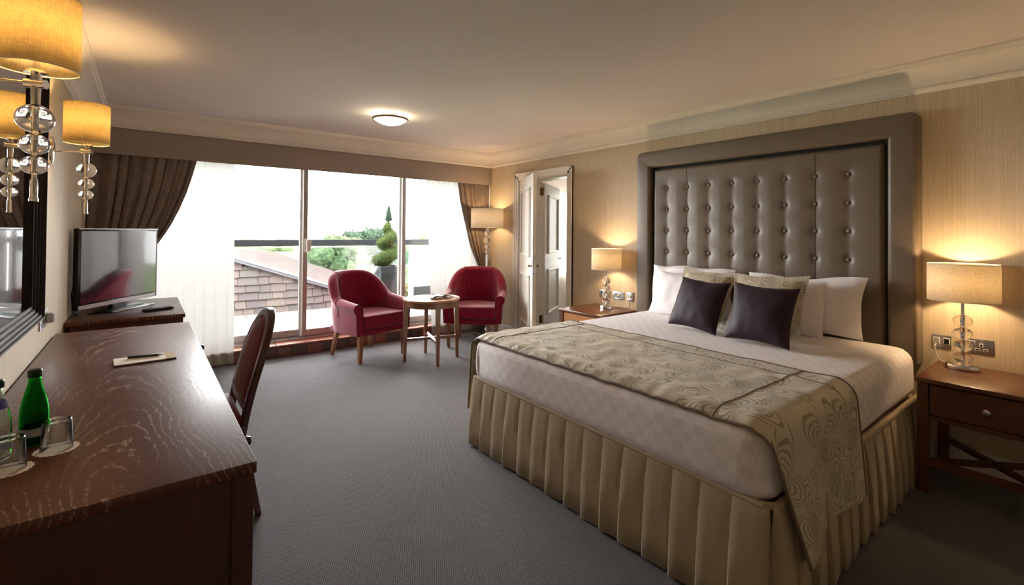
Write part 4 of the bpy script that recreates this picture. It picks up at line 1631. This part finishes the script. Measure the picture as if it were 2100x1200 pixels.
for (ya, yb) in ((-dl + 0.06, -dl + 0.62), (dl - 0.72, dl - 0.06)):
    MB().rbox(-dw + 0.02, dw - 0.03, ya, yb, 0.06, DZT - 0.03, 0.002, 1).build('pedestal', WOOD_DESKV, dk, ang=30)
    for i in range(3):
        z0 = 0.09 + i * 0.205
        dr = MB().rbox(dw - 0.03, dw - 0.014, ya + 0.012, yb - 0.012, z0, z0 + 0.195, 0.003, 1).build('drawer', WOOD_DESKV, dk, ang=30)
        kb = MB().lathe([(0.011, 0), (0.008, 0.004), (0.006, 0.016), (0.015, 0.024), (0.017, 0.03), (0.012, 0.038), (0, 0.04)], 16)
        ko = kb.build('knob', BLACK, dr, (dw - 0.014, (ya + yb) / 2 - (0.11 if ya > 0 else 0), z0 + 0.165 if i == 2 else z0 + 0.1), (0, radians(90), 0))
        ko.scale = (1.0, 1.0, 1.4)
MB().rbox(-dw + 0.05, dw - 0.03, -dl + 0.62, dl - 0.72, 0.62, DZT - 0.03, 0.002, 1).build('centre_rail', WOOD_DESKV, dk, ang=30)
MB().box(-dw + 0.02, -dw + 0.035, -dl + 0.62, dl - 0.72, 0.2, 0.62).build('back_panel', WOOD_DESKV, dk, smooth=False)

# ---- television cabinet
TY0, TY1 = 4.137, 5.185
tvu = thing('television_cabinet', 'low dark walnut cabinet carrying the television', 'cabinet', (-0.075, (TY0 + TY1) / 2, 0))
tw_, tl_ = 0.317, (TY1 - TY0) / 2
MB().rbox(-tw_, tw_, -tl_, tl_, 0.712, 0.74, 0.003, 2).build('cabinet_top', WOOD_DESK, tvu, ang=30)
MB().rbox(-tw_ + 0.05, tw_ - 0.025, -tl_ + 0.012, tl_ - 0.01, 0.05, 0.712, 0.003, 1).build('carcass', WOOD_DESKV, tvu, ang=30)
MB().rbox(-tw_ + 0.02, -tw_ + 0.06, -tl_ + 0.006, -tl_ + 0.046, 0, 0.712, 0.003, 1).build('corner_post', WOOD_DESKV, tvu, ang=30)
MB().rbox(tw_ - 0.05, tw_ - 0.012, -tl_ + 0.006, -tl_ + 0.046, 0, 0.712, 0.003, 1).build('corner_post', WOOD_DESKV, tvu, ang=30)
for i in range(2):
    ya = -tl_ + 0.05 + i * (tl_ - 0.05)
    d_ = MB().rbox(tw_ - 0.025, tw_ - 0.012, ya + 0.003, ya + tl_ - 0.056, 0.07, 0.70, 0.002, 1).build('cabinet_door', WOOD_DESKV, tvu, ang=30)
    MB().lathe([(0.01, 0), (0.006, 0.012), (0.014, 0.022), (0.012, 0.03), (0, 0.032)], 14).build('knob', STEEL, d_, (tw_ - 0.012, ya + (tl_ - 0.09 if i == 0 else 0.05), 0.655), (0, radians(90), 0))

# ---- television
pl, pr = Vector((-0.352, 4.335)), Vector((0.09, 4.985))
ctr = (pl + pr) / 2
dirv = (pr - pl)
TWD = dirv.length
tv = thing('television', 'flat screen television with silver lower strip on dark cabinet', 'television', (ctr.x, ctr.y, 0.74), atan2(dirv.y, dirv.x))
hw = TWD / 2
# local x along the screen, -y towards the viewer
MB().rbox(-hw, hw, 0.0, 0.035, 0.045, 0.608, 0.006, 2).build('bezel', BLACK, tv, ang=30)
MB().rbox(-hw + 0.14, hw - 0.08, 0.035, 0.075, 0.10, 0.52, 0.02, 2).build('rear_housing', BLACKM, tv, ang=30)
MB().box(-hw + 0.022, hw - 0.022, -0.002, 0.002, 0.09, 0.588).build('screen', SCREEN, tv, smooth=False)
MB().rbox(-hw + 0.004, hw - 0.03, -0.006, 0.004, 0.048, 0.078, 0.002, 1).build('lower_strip', SILVERP, tv)
MB().rbox(-hw + 0.002, hw - 0.002, -0.004, 0.004, 0.6, 0.609, 0.002, 1).build('upper_edge', SILVERP, tv)
MB().rbox(-0.07, 0.07, 0.012, 0.04, 0.012, 0.05, 0.004, 1).build('neck', BLACK, tv)
MB().lathe([(0, 0), (1, 0), (1, 0.008), (0.9, 0.014), (0, 0.016)], 40, (0, 0.02, 0), 0.26, 0.085).build('stand', BLACK, tv)
MB().rbox(-0.2, 0.22, -0.1, -0.078, 0.0, 0.012, 0.004, 2).build('stand_front_strip', SILVERP, tv)
MB().rbox(-0.2, 0.22, -0.08, 0.02, 0.0, 0.008, 0.002, 1).build('stand_plate', BLACK, tv)
fc = bpy.data.curves.new('logo', 'FONT')
fc.body = 'JVC'
fc.size = 0.022
fc.align_x = 'CENTER'
fc.align_y = 'CENTER'
fc.extrude = 0.0004
fo = bpy.data.objects.new('logo_outline', fc)
COL.objects.link(fo)
bpy.context.view_layer.update()
lm = bpy.data.meshes.new_from_object(fo.evaluated_get(bpy.context.evaluated_depsgraph_get()))
bpy.data.objects.remove(fo)
lm.materials.clear()
lm.materials.append(WHITEP)
place(lm, 'logo', tv, (0.02, -0.0068, 0.063), (radians(90), 0, 0))
m = MB()
m.tube([(-hw + 0.15, 0.06, 0.2), (-hw + 0.06, 0.07, 0.24), (-hw + 0.015, 0.05, 0.16), (-hw + 0.02, 0.045, 0.03), (-hw + 0.06, 0.04, 0.008)], 0.0035, 6)
m.build('cable', BLACKM, tv)

rc = thing('remote_control', 'black remote control lying on the television cabinet', 'remote control', (0.09, 4.40, 0.74), radians(25))
MB().rbox(-0.1, 0.1, -0.022, 0.022, 0.002, 0.02, 0.007, 3).build('body', BLACK, rc)
for i in range(9):
    for j in range(3):
        MB().rbox(-0.085 + i * 0.019, -0.073 + i * 0.019, -0.014 + j * 0.011, -0.006 + j * 0.011, 0.019, 0.022, 0.001, 1).build('key', SILVERP if (i + j) % 5 == 0 else BLACKM, rc)

# ---- desk chair
ch = thing('desk_chair', 'mahogany desk chair with arched maroon padded back at the desk', 'chair', (0.16, 2.71, 0))


def backx(z):
    q = (z - 0.46) / 0.48
    return 0.225 + 0.085 * q + 0.05 * q * q


AWD, AZ0, AZ1 = 0.215, 0.30, 0.945


def arch(n, wd, z0, z1, rtop):
    """Arched outline from lower near corner over the top to lower far corner: (y, z)."""
    pts = []
    for i in range(n + 1):
        a = pi * i / n
        y = -wd * cos(a)
        e = abs(sin(a)) ** 0.85
        pts.append((y * (abs(cos(a)) ** -0.12 if abs(cos(a)) > 0.2 else 1.0) if False else y, z1 - rtop + rtop * e))
    low = [(-wd * (0.93 + 0.07 * k_ / 8), z0 + (z1 - rtop - z0) * k_ / 8) for k_ in range(8)]
    high = [(wd * (0.93 + 0.07 * (8 - k_) / 8), z0 + (z1 - rtop - z0) * (8 - k_) / 8) for k_ in range(1, 9)]
    return low + pts + high


OUT = arch(24, AWD, AZ0, AZ1, 0.26)
INN = arch(24, AWD - 0.038, AZ0, AZ1 - 0.04, 0.24)
vs, fs = [], []
T = 0.017
for (yo, zo), (yi, zi) in zip(OUT, INN):
    vs += [(backx(zo) - T, yo, zo), (backx(zo) + T, yo, zo), (backx(zi) + T, yi, zi), (backx(zi) - T, yi, zi)]
for i in range(len(OUT) - 1):
    for q in range(4):
        r_ = (q + 1) % 4
        fs.append((i * 4 + q, i * 4 + r_, (i + 1) * 4 + r_, (i + 1) * 4 + q))
fs += [(0, 1, 2, 3), tuple(4 * (len(OUT) - 1) + q for q in (3, 2, 1, 0))]
MB().add(vs, fs).build('back_frame', MAHOG, ch, ang=40, bevel=0.006)


def padfn(side):
    def fn(u, v):
        z = 0.52 + (AZ1 - 0.045 - 0.52) * v
        zt_ = AZ1 - 0.04
        # half width of inner arch at this height
        if z > zt_ - 0.24:
            q = min(1, (z - (zt_ - 0.24)) / 0.24)
            hw_ = (AWD - 0.036) * sqrt(max(0.0, 1 - q ** 2.3))
        else:
            hw_ = AWD - 0.038
        y = (2 * u - 1) * hw_
        e = max(0, (1 - (2 * u - 1) ** 2)) * max(0, min(1, v * 8)) * max(0, min(1, (1 - v) * 6))
        return (backx(z) + side * (0.011 + 0.022 * e ** 0.5), y, z)
    return fn


m = MB()
m.grid(padfn(-1), 16, 24)
m.grid(padfn(1), 16, 24)
m.build('back_pad', MAROON, ch, ang=60)
MB().rbox(backx(0.5) - 0.014, backx(0.5) + 0.014, -AWD + 0.03, AWD - 0.03, 0.49, 0.535, 0.004, 1).build('lower_rail', MAHOG, ch)
MB().rbox(-0.22, 0.225, -0.22, 0.22, 0.40, 0.44, 0.006, 2).build('seat_frame', MAHOG, ch)
MB().rbox(-0.215, 0.215, -0.21, 0.21, 0.44, 0.485, 0.02, 3).build('seat_pad', MAROON, ch, ang=50)
for s in (-1, 1):
    MB().bar((-0.195, s * 0.195, 0.41), (-0.195, s * 0.195, 0), 0.042, 0.042, 0.026, 0.026).build('leg', MAHOG, ch, ang=30)
    MB().bar((backx(0.32), s * 0.2, 0.42), (backx(0.32) + 0.08, s * 0.2, 0), 0.036, 0.036, 0.026, 0.026).build('leg', MAHOG, ch, ang=30)

# ---- things on the desk
nt = thing('notepad', 'cream notepad with tan header lying on the desk', 'notepad', (0.0115, 2.785, DZT), radians(3))
MB().box(-0.113, 0.113, -0.07, 0.07, 0.0, 0.004).build('cover_board', BLACKM, nt, smooth=False)
MB().box(-0.112, 0.075, -0.069, 0.069, 0.004, 0.008).build('paper', PAPER, nt, smooth=False)
MB().box(0.075, 0.112, -0.069, 0.069, 0.004, 0.0082).build('header_strip', PAPERTAN, nt, smooth=False)
pn = thing('ballpoint_pen', 'black ballpoint pen lying on the notepad', 'pen', (0.015, 2.80, DZT + 0.0082 + 0.0055), radians(-8))
m = MB()
m.tube([(-0.068, 0, 0), (-0.066, 0, 0), (0.045, 0, 0)], [0.0045, 0.0055, 0.0055], 12)
m.build('barrel', BLACK, pn)
MB().tube([(0.045, 0, 0), (0.058, 0, 0), (0.07, 0, 0)], [0.0052, 0.003, 0.0008], 12).build('tip', SILVERP, pn)
MB().rbox(-0.062, -0.02, -0.0015, 0.0015, 0.005, 0.0068, 0.0006, 1).build('clip', BLACK, pn)


def bottle(label, x, y, glass, capm, labm, sc=1.0, lab2=None):
    t = thing('water_bottle', label, 'bottle', (x, y, DZT), 0, 'water bottles on the desk')
    out = [(0, 0.0), (0.026, 0.0), (0.0305, 0.004), (0.031, 0.015), (0.031, 0.085), (0.0295, 0.105), (0.0235, 0.135), (0.0175, 0.158), (0.0135, 0.176), (0.0125, 0.19), (0.0145, 0.194), (0.0145, 0.198), (0.0125, 0.2)]
    inn = [(0.0105, 0.2), (0.0105, 0.178), (0.0150, 0.158), (0.021, 0.135), (0.027, 0.105), (0.0285, 0.085), (0.0285, 0.012), (0.02, 0.006), (0, 0.006)]
    MB().lathe([(r * sc, z * sc) for r, z in out + inn], 40).build('glass_body', glass, t, ang=50)
    MB().lathe([(0.0145 * sc, 0.188 * sc), (0.0158 * sc, 0.19 * sc), (0.0158 * sc, 0.206 * sc), (0.0135 * sc, 0.209 * sc), (0, 0.209 * sc)], 28).build('cap', capm, t, ang=40)
    MB().lathe([(0.0314 * sc, 0.028 * sc), (0.0314 * sc, 0.05 * sc)], 40).build('label_band', labm, t)
    if lab2:
        MB().lathe([(0.0238 * sc, 0.135 * sc), (0.0182 * sc, 0.157 * sc)], 40).build('neck_label', lab2, t)
    return t


bottle('green glass water bottle on the desk beside the upturned tumbler', -0.238, 1.885, GREENG, CAPG, LABELW)
bottle('clear glass water bottle with blue label at the desk end', -0.301, 1.81, CLEARG, CAPG, LABELB, 1.0, LABELB)


def doily(label, x, y):
    pts = []
    for i in range(80):
        a = 2 * pi * i / 80
        r = 0.047 + 0.0022 * cos(a * 20)
        pts.append((r * cos(a), r * sin(a)))
    o = MB().prism(pts, 0, 0.0012).build('paper_doily', DOILY, None, (x, y, DZT), smooth=False)
    return tag(o, label, 'doily', 'paper doilies on the desk')


def tumbler(label, x, y):
    t = thing('glass_tumbler', label, 'glass', (x, y, DZT + 0.0012), 0, 'upturned tumblers on the desk')
    prof_ = [(0.033, 0.0), (0.0345, 0.0008), (0.031, 0.075), (0.03, 0.079), (0.027, 0.0805), (0, 0.0805), (0, 0.0695), (0.026, 0.069), (0.0285, 0.066), (0.0318, 0.002)]
    MB().lathe(prof_, 40, closed=False).build('glass_wall', GLASSW, t, ang=50, weld=True)
    return t


doily('lace edged doily under the tumbler beside the green bottle', -0.182, 1.80)
tumbler('upturned glass tumbler right beside the green bottle', -0.182, 1.80)
doily('lace edged doily under the tumbler at the picture edge', -0.262, 1.715)
tumbler('upturned glass tumbler at the picture edge before the green bottle', -0.262, 1.715)

# ================================================================== MIRROR AND SCONCES
mi = thing('wall_mirror', 'large mirror in a ribbed pewter frame above the desk', 'mirror', (XL, 0, 0))
MY0, MY1, MZ0, MZ1 = 1.98, 3.03, 0.935, 2.13
rings = [(0.0, 0.0), (0.0, 0.044), (0.002, 0.046), (0.009, 0.046), (0.011, 0.037), (0.02, 0.037), (0.022, 0.028), (0.033, 0.028), (0.035, 0.019), (0.048, 0.019), (0.05, 0.011), (0.064, 0.011), (0.064, 0.006)]


def frame_side(p, q, name):
    vs, fs = [], []
    for (cy_, cz_, sy, sz) in (p, q):
        for (o, h) in rings:
            vs.append((h, cy_ + sy * o, cz_ + sz * o))
    n = len(rings)
    for k_ in range(n - 1):
        fs.append((k_, n + k_, n + k_ + 1, k_ + 1))
    MB().add(vs, fs).build(name, MFRAME, mi, ang=25)


c00, c10, c11, c01 = (MY0, MZ0, 1, 1), (MY1, MZ0, -1, 1), (MY1, MZ1, -1, -1), (MY0, MZ1, 1, -1)
for a, b in ((c00, c10), (c10, c11), (c11, c01), (c01, c00)):
    frame_side(a, b, 'frame_moulding')
MB().box(0.001, 0.008, MY0 + 0.06, MY1 - 0.06, MZ0 + 0.06, MZ1 - 0.06).build('mirror_glass', MIRROR, mi, smooth=False)


def sconce(label, y, ya):
    """Wall lamp: oval plate at ya on the wall, short arm, stem with three crystals, oval shade."""
    x = -0.25
    t = thing('wall_sconce', label, 'wall lamp', (x, y, 1.76), 0, 'swing arm wall lamps')
    MB().lathe([(0, 0), (1, 0), (1.0, 0.006), (0.85, 0.014), (0.5, 0.018), (0, 0.019)], 36, (0, 0, 0), 0.078, 0.036).build('wall_plate', CHROME, t, (XL - x, ya - y, 0), (0, radians(90), 0))
    MB().tube([(XL - x + 0.015, ya - y, 0), (0, 0, 0)], 0.0055, 12).build('arm', CHROME, t)
    m = MB()
    m.tube([(-0.022, 0.01, 0), (0.022, -0.01, 0)], 0.0135, 16)
    m.build('arm_joint', CHROME, t)
    m = MB()
    m.lathe([(0, 0.075), (0.008, 0.075), (0.008, 0.042), (0.024, 0.038), (0.026, 0.03), (0.012, 0.026), (0.0105, -0.06), (0.006, -0.064), (0.006, -0.27), (0.0085, -0.275), (0.0085, -0.325), (0.0105, -0.327), (0.0105, -0.335), (0, -0.336)], 18)
    m.build('stem', CHROME, t, ang=30)
    z = -0.058
    for (rx, h) in ((0.043, 0.084), (0.034, 0.062), (0.031, 0.056)):
        z -= h / 2
        MB().ball((0, 0, z), rx, rx, h / 2 - 0.001, 32, 18).build('crystal_ball', CRYSTAL, t, ang=80)
        z -= h / 2
    shade(t, 0.094, 0.094, 0.044, 0.252, SHADE_A)
    bulb(t, 0.172, 8.0, (1.0, 0.66, 0.3))
    return t


sconce('lit amber shaded wall lamp between mirror and curtain', 3.40, 3.478)
sconce('large looking amber shaded wall lamp nearest the camera', 1.895, 1.97 - 0.055)
s_ = socket_plate('socket_plate', 'chrome socket plate on the wall below the mirror corner', 3.235, 3.46, 0.842, 0.93, 'double', XL, 1)
MB().rbox(0.01, 0.04, -0.005, 0.04, -0.02, 0.03, 0.004, 1).build('plug', SILVERP, s_)

# ================================================================== OUTSIDE: TERRACE
TZ = 0.055
tf = MB().box(-1.6, 6.4, 5.9, 8.6, -0.3, TZ - 0.012).build('terrace_floor', MOSS, smooth=False)
structure(tf, 'paved terrace with mossy joints outside the windows', 'terrace')
pm = []
for mt in PAVE:
    o = MB().rbox(0, 0.227, 0, 0.227, -0.02, 0.014, 0.004, 1).build('paver', mt, smooth=False)
    pm.append(o.data)
    bpy.data.objects.remove(o)
rnd = random.Random(3)
for j in range(9):
    for i in range(19):
        k_ = rnd.choice([0, 0, 0, 0, 1, 1, 2]) if j > 1 else rnd.choice([0, 0, 1])
        place(pm[k_], 'paver', tf, (0.0 + i * 0.243, 5.905 + j * 0.243, TZ - 0.012))

# ---- shingle clad gable wall
GYW = 8.1
gw = thing('shingle_wall', 'sloping shingle clad roof wall beyond the terrace', 'roof wall', (0, GYW, 0))


def slope_z(x):
    return 0.92 - 0.356 * (x - 1.06)


MB().prism([(0, 0)], 0, 0) if False else None


def xz_prism(poly, y0, y1):
    n = len(poly)
    vs = [(x, y0, z) for x, z in poly] + [(x, y1, z) for x, z in poly]
    fs = [tuple(range(n)), tuple(range(n, 2 * n))[::-1]]
    for i in range(n):
        j = (i + 1) % n
        fs.append((i, n + i, n + j, j))
    return vs, fs


m = MB()
m.add(*xz_prism([(-0.6, TZ), (3.45, TZ), (3.45, slope_z(3.45) + 0.03), (-0.6, slope_z(-0.6))], 0.045, 0.3))
m.build('wall_body', COPING, gw, smooth=False)
rowh = 0.118
rnd = random.Random(9)
r = 0
z = TZ - 0.01
while z < 1.35:
    x = -0.55 - rnd.uniform(0, 0.2)
    while x < 3.4:
        w = rnd.choice([0.15, 0.2, 0.22, 0.27])
        xe = x + w
        zt = min(z + rowh * 1.25, slope_z(xe - 0.02) - 0.005)
        dz = rnd.uniform(-0.012, 0.006)
        if zt - z > 0.03 and xe > 0.3:
            tilt = 0.022
            z0 = z + dz
            vs = [(x + 0.003, -0.012, z0), (xe - 0.003, -0.012, z0 + rnd.uniform(-0.006, 0.006)), (xe - 0.003, 0.018, zt), (x + 0.003, 0.018, min(zt + 0.01, slope_z(x))),
                  (x + 0.003, 0.004, z0), (xe - 0.003, 0.004, z0), (xe - 0.003, 0.03, zt), (x + 0.003, 0.03, zt)]
            fs = [(0, 1, 2, 3), (4, 7, 6, 5), (0, 4, 5, 1), (1, 5, 6, 2), (2, 6, 7, 3), (3, 7, 4, 0)]
            MB().add(vs, fs).build('shingle', rnd.choice(SHING), gw, smooth=False)
        x = xe
    z += rowh
    r += 1
m = MB()
m.add(*xz_prism([(-0.6, slope_z(-0.6) - 0.05), (3.5, slope_z(3.5) - 0.05), (3.5, slope_z(3.5) + 0.0), (-0.6, slope_z(-0.6) + 0.0)], -0.05, 0.05))
m.build('shadow_strip', FLASH_SHADOW, gw, smooth=False)  # shadow under the flashing, put in as a dark strip
m = MB()
m.add(*xz_prism([(-0.6, slope_z(-0.6)), (3.5, slope_z(3.5)), (3.5, slope_z(3.5) + 0.028), (-0.6, slope_z(-0.6) + 0.028)], -0.07, 0.06))
m.build('flashing', FLASH, gw, smooth=False)
m = MB()
m.add(*xz_prism([(0.74, slope_z(0.74) + 0.026), (3.5, slope_z(3.5) + 0.026), (3.5, slope_z(3.5) + 0.25), (1.62, 1.0), (1.45, 1.03), (0.74, 1.07)], 0.05, 0.32))
m.build('coping', COPING, gw, smooth=False)

# ---- balustrade
bl = thing('terrace_balustrade', 'glass terrace balustrade with charcoal handrail', 'balustrade', (0, 8.48, 0))
MB().rbox(-0.8, 7.0, -0.03, 0.03, 1.08, 1.185, 0.006, 1).build('handrail', RAIL, bl)
MB().rbox(-0.8, 7.0, -0.012, 0.012, 1.052, 1.064, 0.002, 1).build('glazing_bar', FLASH, bl)
for i, x in enumerate((-0.6, 2.02, 6.6)):
    MB().rbox(x - 0.028, x + 0.028, -0.02, 0.02, 0.3, 1.08, 0.004, 1).build('post', FLASH if i == 1 else RAIL, bl)
jx = [-0.6, 0.7, 2.02, 3.1, 4.4, 5.5, 6.6]
for a, b in zip(jx, jx[1:]):
    MB().box(a + 0.006, b - 0.006, -0.005, 0.005, 0.35, 1.05).build('glass_panel', BALGLASS, bl, smooth=False)

# ---- white parapet on the right
o = MB().rbox(4.02, 6.4, 8.2, 8.4, TZ, 1.04, 0.01, 1).build('white_parapet', RENDERW)
tag(o, 'bright white rendered parapet wall right of the topiary', 'parapet')
o = MB().rbox(4.02, 6.4, 8.12, 8.19, TZ, 0.30, 0.01, 1).build('reflection_strip', RAIL)  # dark reflection band, modelled as an added strip
tag(o, 'dark low strip standing in for a reflection at the foot of the white parapet', 'strip')

# ---- planter with spiral topiary
pt = thing('topiary_planter', 'gloss charcoal square planter on the terrace', 'planter', (3.07, 7.15, TZ))
vs = []
for z, s in ((0, 0.15), (0.74, 0.2)):
    vs += [(-s, -s, z), (s, -s, z), (s, s, z), (-s, s, z)]
MB().add(vs, [(0, 3, 2, 1), (0, 1, 5, 4), (1, 2, 6, 5), (2, 3, 7, 6), (3, 0, 4, 7)]).build('pot', PLANTER, pt, ang=20, bevel=0.008, solid=0.012)
MB().box(-0.185, 0.185, -0.185, 0.185, 0.68, 0.70).build('soil', BARK, pt, smooth=False)


def leaves(m, centers, n, size, rnd, flat=0.0):
    """Leaf quads scattered over ellipsoid blobs (cx, cy, cz, rx, ry, rz)."""
    tot = sum(c[3] * c[5] for c in centers)
    for c in centers:
        k_ = max(4, int(n * c[3] * c[5] / tot))
        for _ in range(k_):
            u = rnd.uniform(-1, 1)
            a = rnd.uniform(0, 2 * pi)
            s = sqrt(1 - u * u)
            rr = rnd.uniform(0.8, 1.04)
            d = Vector((s * cos(a), s * sin(a), u))
            p = Vector((c[0] + c[3] * d.x * rr, c[1] + c[4] * d.y * rr, c[2] + c[5] * d.z * rr))
            n1 = (d + Vector((rnd.uniform(-1, 1), rnd.uniform(-1, 1), rnd.uniform(-1, 1))) * 0.8).normalized()
            t1 = n1.orthogonal().normalized()
            t1 = (Matrix.Rotation(rnd.uniform(0, 6.28), 3, n1) @ t1)
            t2 = n1.cross(t1)
            z = size * rnd.uniform(0.6, 1.3)
            m.add([tuple(p - t1 * z), tuple(p + t2 * z * 0.55), tuple(p + t1 * z), tuple(p - t2 * z * 0.55)], [(0, 1, 2, 3)])


tp = thing('spiral_topiary', 'clipped green spiral topiary growing in the charcoal planter', 'topiary', (3.07, 7.15, TZ + 0.7))
rnd = random.Random(21)
blobs = []
NT_ = 46
for i in range(NT_):
    q = i / (NT_ - 1)
    a = q * 2 * pi * 2.3 + 2.2
    rad = 0.1 * (1 - q) ** 0.7
    bs = 0.135 * (1 - q) ** 0.55 + 0.035
    blobs.append((rad * cos(a), rad * sin(a), 0.1 + 0.62 * q, bs, bs, bs * 0.6))
m = MB()
for b in blobs:
    m.ball((b[0], b[1], b[2]), b[3] * 0.86, b[4] * 0.86, b[5] * 0.86, 10, 6)
leaves(m, blobs, 9000, 0.012, rnd)
m.build('clipped_foliage', LEAFT, tp, smooth=False)
m = MB()
tip = [(0, 0, 0.78 + 0.03 * i, 0.055 * (1 - i / 7.5) + 0.01, 0.055 * (1 - i / 7.5) + 0.01, 0.04) for i in range(7)]
for b in tip:
    m.ball(b[:3], b[3] * 0.8, b[4] * 0.8, b[5] * 0.8, 8, 5)
leaves(m, tip, 1400, 0.011, rnd)
m.build('pointed_tip', LEAFB, tp, smooth=False)
MB().tube([(0, 0, -0.02), (0, 0, 0.8)], 0.014, 8).build('stem', BARK, tp)

# ---- grounds and trees
gm = MB().box(-60, 160, 9.5, 320, -9.2, -9.0).build('ground', GRASS, smooth=False)
structure(gm, 'pale lawn and fields far below the terrace', 'ground')


def tree(name, label, x, y, zg, ztop, rad, mat, seed, n=2600, group='trees beyond the terrace', size=None):
    t = thing(name, label, 'tree', (x, y, zg), 0, group)
    rnd = random.Random(seed)
    h = ztop - zg
    cr = []
    for i in range(26):
        a = rnd.uniform(0, 2 * pi)
        q = rnd.uniform(0, 1)
        zz = h * (0.42 + 0.50 * q)
        env = rad * sqrt(max(0.05, 1 - ((zz / h - 0.62) / 0.42) ** 2))
        rr = env * rnd.uniform(0.1, 0.72)
        b = rad * rnd.uniform(0.26, 0.42)
        cr.append((rr * cos(a), rr * sin(a), min(zz, h - b * 0.85), b, b, b * 0.85))
    m = MB()
    for c in cr:
        m.ball(c[:3], c[3] * 0.85, c[4] * 0.85, c[5] * 0.85, 8, 6)
    leaves(m, cr, n, size or rad * 0.07, rnd)
    m.build('crown', mat, t, smooth=False)
    MB().tube([(0, 0, 0), (0.05, 0, h * 0.3), (0, 0.05, h * 0.6)], [rad * 0.1, rad * 0.08, rad * 0.04], 10).build('trunk', BARK, t)
    return t


tree('broad_tree', 'rounded mid green tree rising beside the window post', 12.4, 41, -9, 1.05, 2.9, LEAFA, 31)
tree('broad_tree', 'yellowish green tree between two darker trees above the handrail', 14.0, 42, -9, 0.95, 2.4, LEAFC, 32)
tree('broad_tree', 'small dark tree top tallest above the handrail', 16.6, 50, -9, 1.75, 2.2, LEAFB, 33)
tree('broad_tree', 'wide dark green tree left of the topiary spiral', 19.2, 50, -9, 1.75, 3.3, LEAFB, 34)
tree('broad_tree', 'dark green tree just behind the topiary spiral', 21.6, 51, -9, 1.7, 3.0, LEAFB, 35)
tree('broad_tree', 'pale tree seen past the second window post', 31.0, 58, -9, 0.95, 3.4, LEAFC, 36)
spots = [(8.9, 27, -1.5, 1.9, LEAFA, 'lower green tree beside the window post behind the balustrade glass'),
         (11.2, 28.5, -1.2, 1.9, LEAFC, 'lower yellow green tree behind the middle of the balustrade glass'),
         (14.0, 30, -1.0, 2.2, LEAFD, 'lower olive brown tree behind the balustrade glass near the topiary'),
         (17.2, 31.5, -1.0, 2.2, LEAFD, 'lower olive tree mostly hidden behind the charcoal planter'),
         (12.4, 23.5, -3.2, 1.7, LEAFA, 'lowest green tree crown above the burgundy armchair')]
for i, (x, y, zt, rd, mt, lb) in enumerate(spots):
    tree('leafy_tree', lb, x, y, -9, zt, rd, mt, 50 + i, 1800, 'lower trees behind the glass')
rnd = random.Random(77)
m = MB()
cr = []
for i in range(70):
    b = rnd.uniform(2.0, 4.2)
    cr.append((4 + i * 1.7 + rnd.uniform(-1, 1), 112 + rnd.uniform(-6, 10), rnd.uniform(-2.6, -2.0) - b * 0.3, b, b, b * 0.8))
for c in cr:
    m.ball(c[:3], c[3] * 0.85, c[4] * 0.85, c[5] * 0.85, 8, 6)
leaves(m, cr, 6000, 0.35, rnd)
o = m.build('distant_treeline', LEAFC, smooth=False)
tag(o, 'hazy line of far trees along the horizon', 'trees', kind='stuff')
o = MB().box(-6, 130, 107, 118, -9, -3.4).build('distant_bank', GRASS, smooth=False)
structure(o, 'pale bank under the far tree line', 'ground')
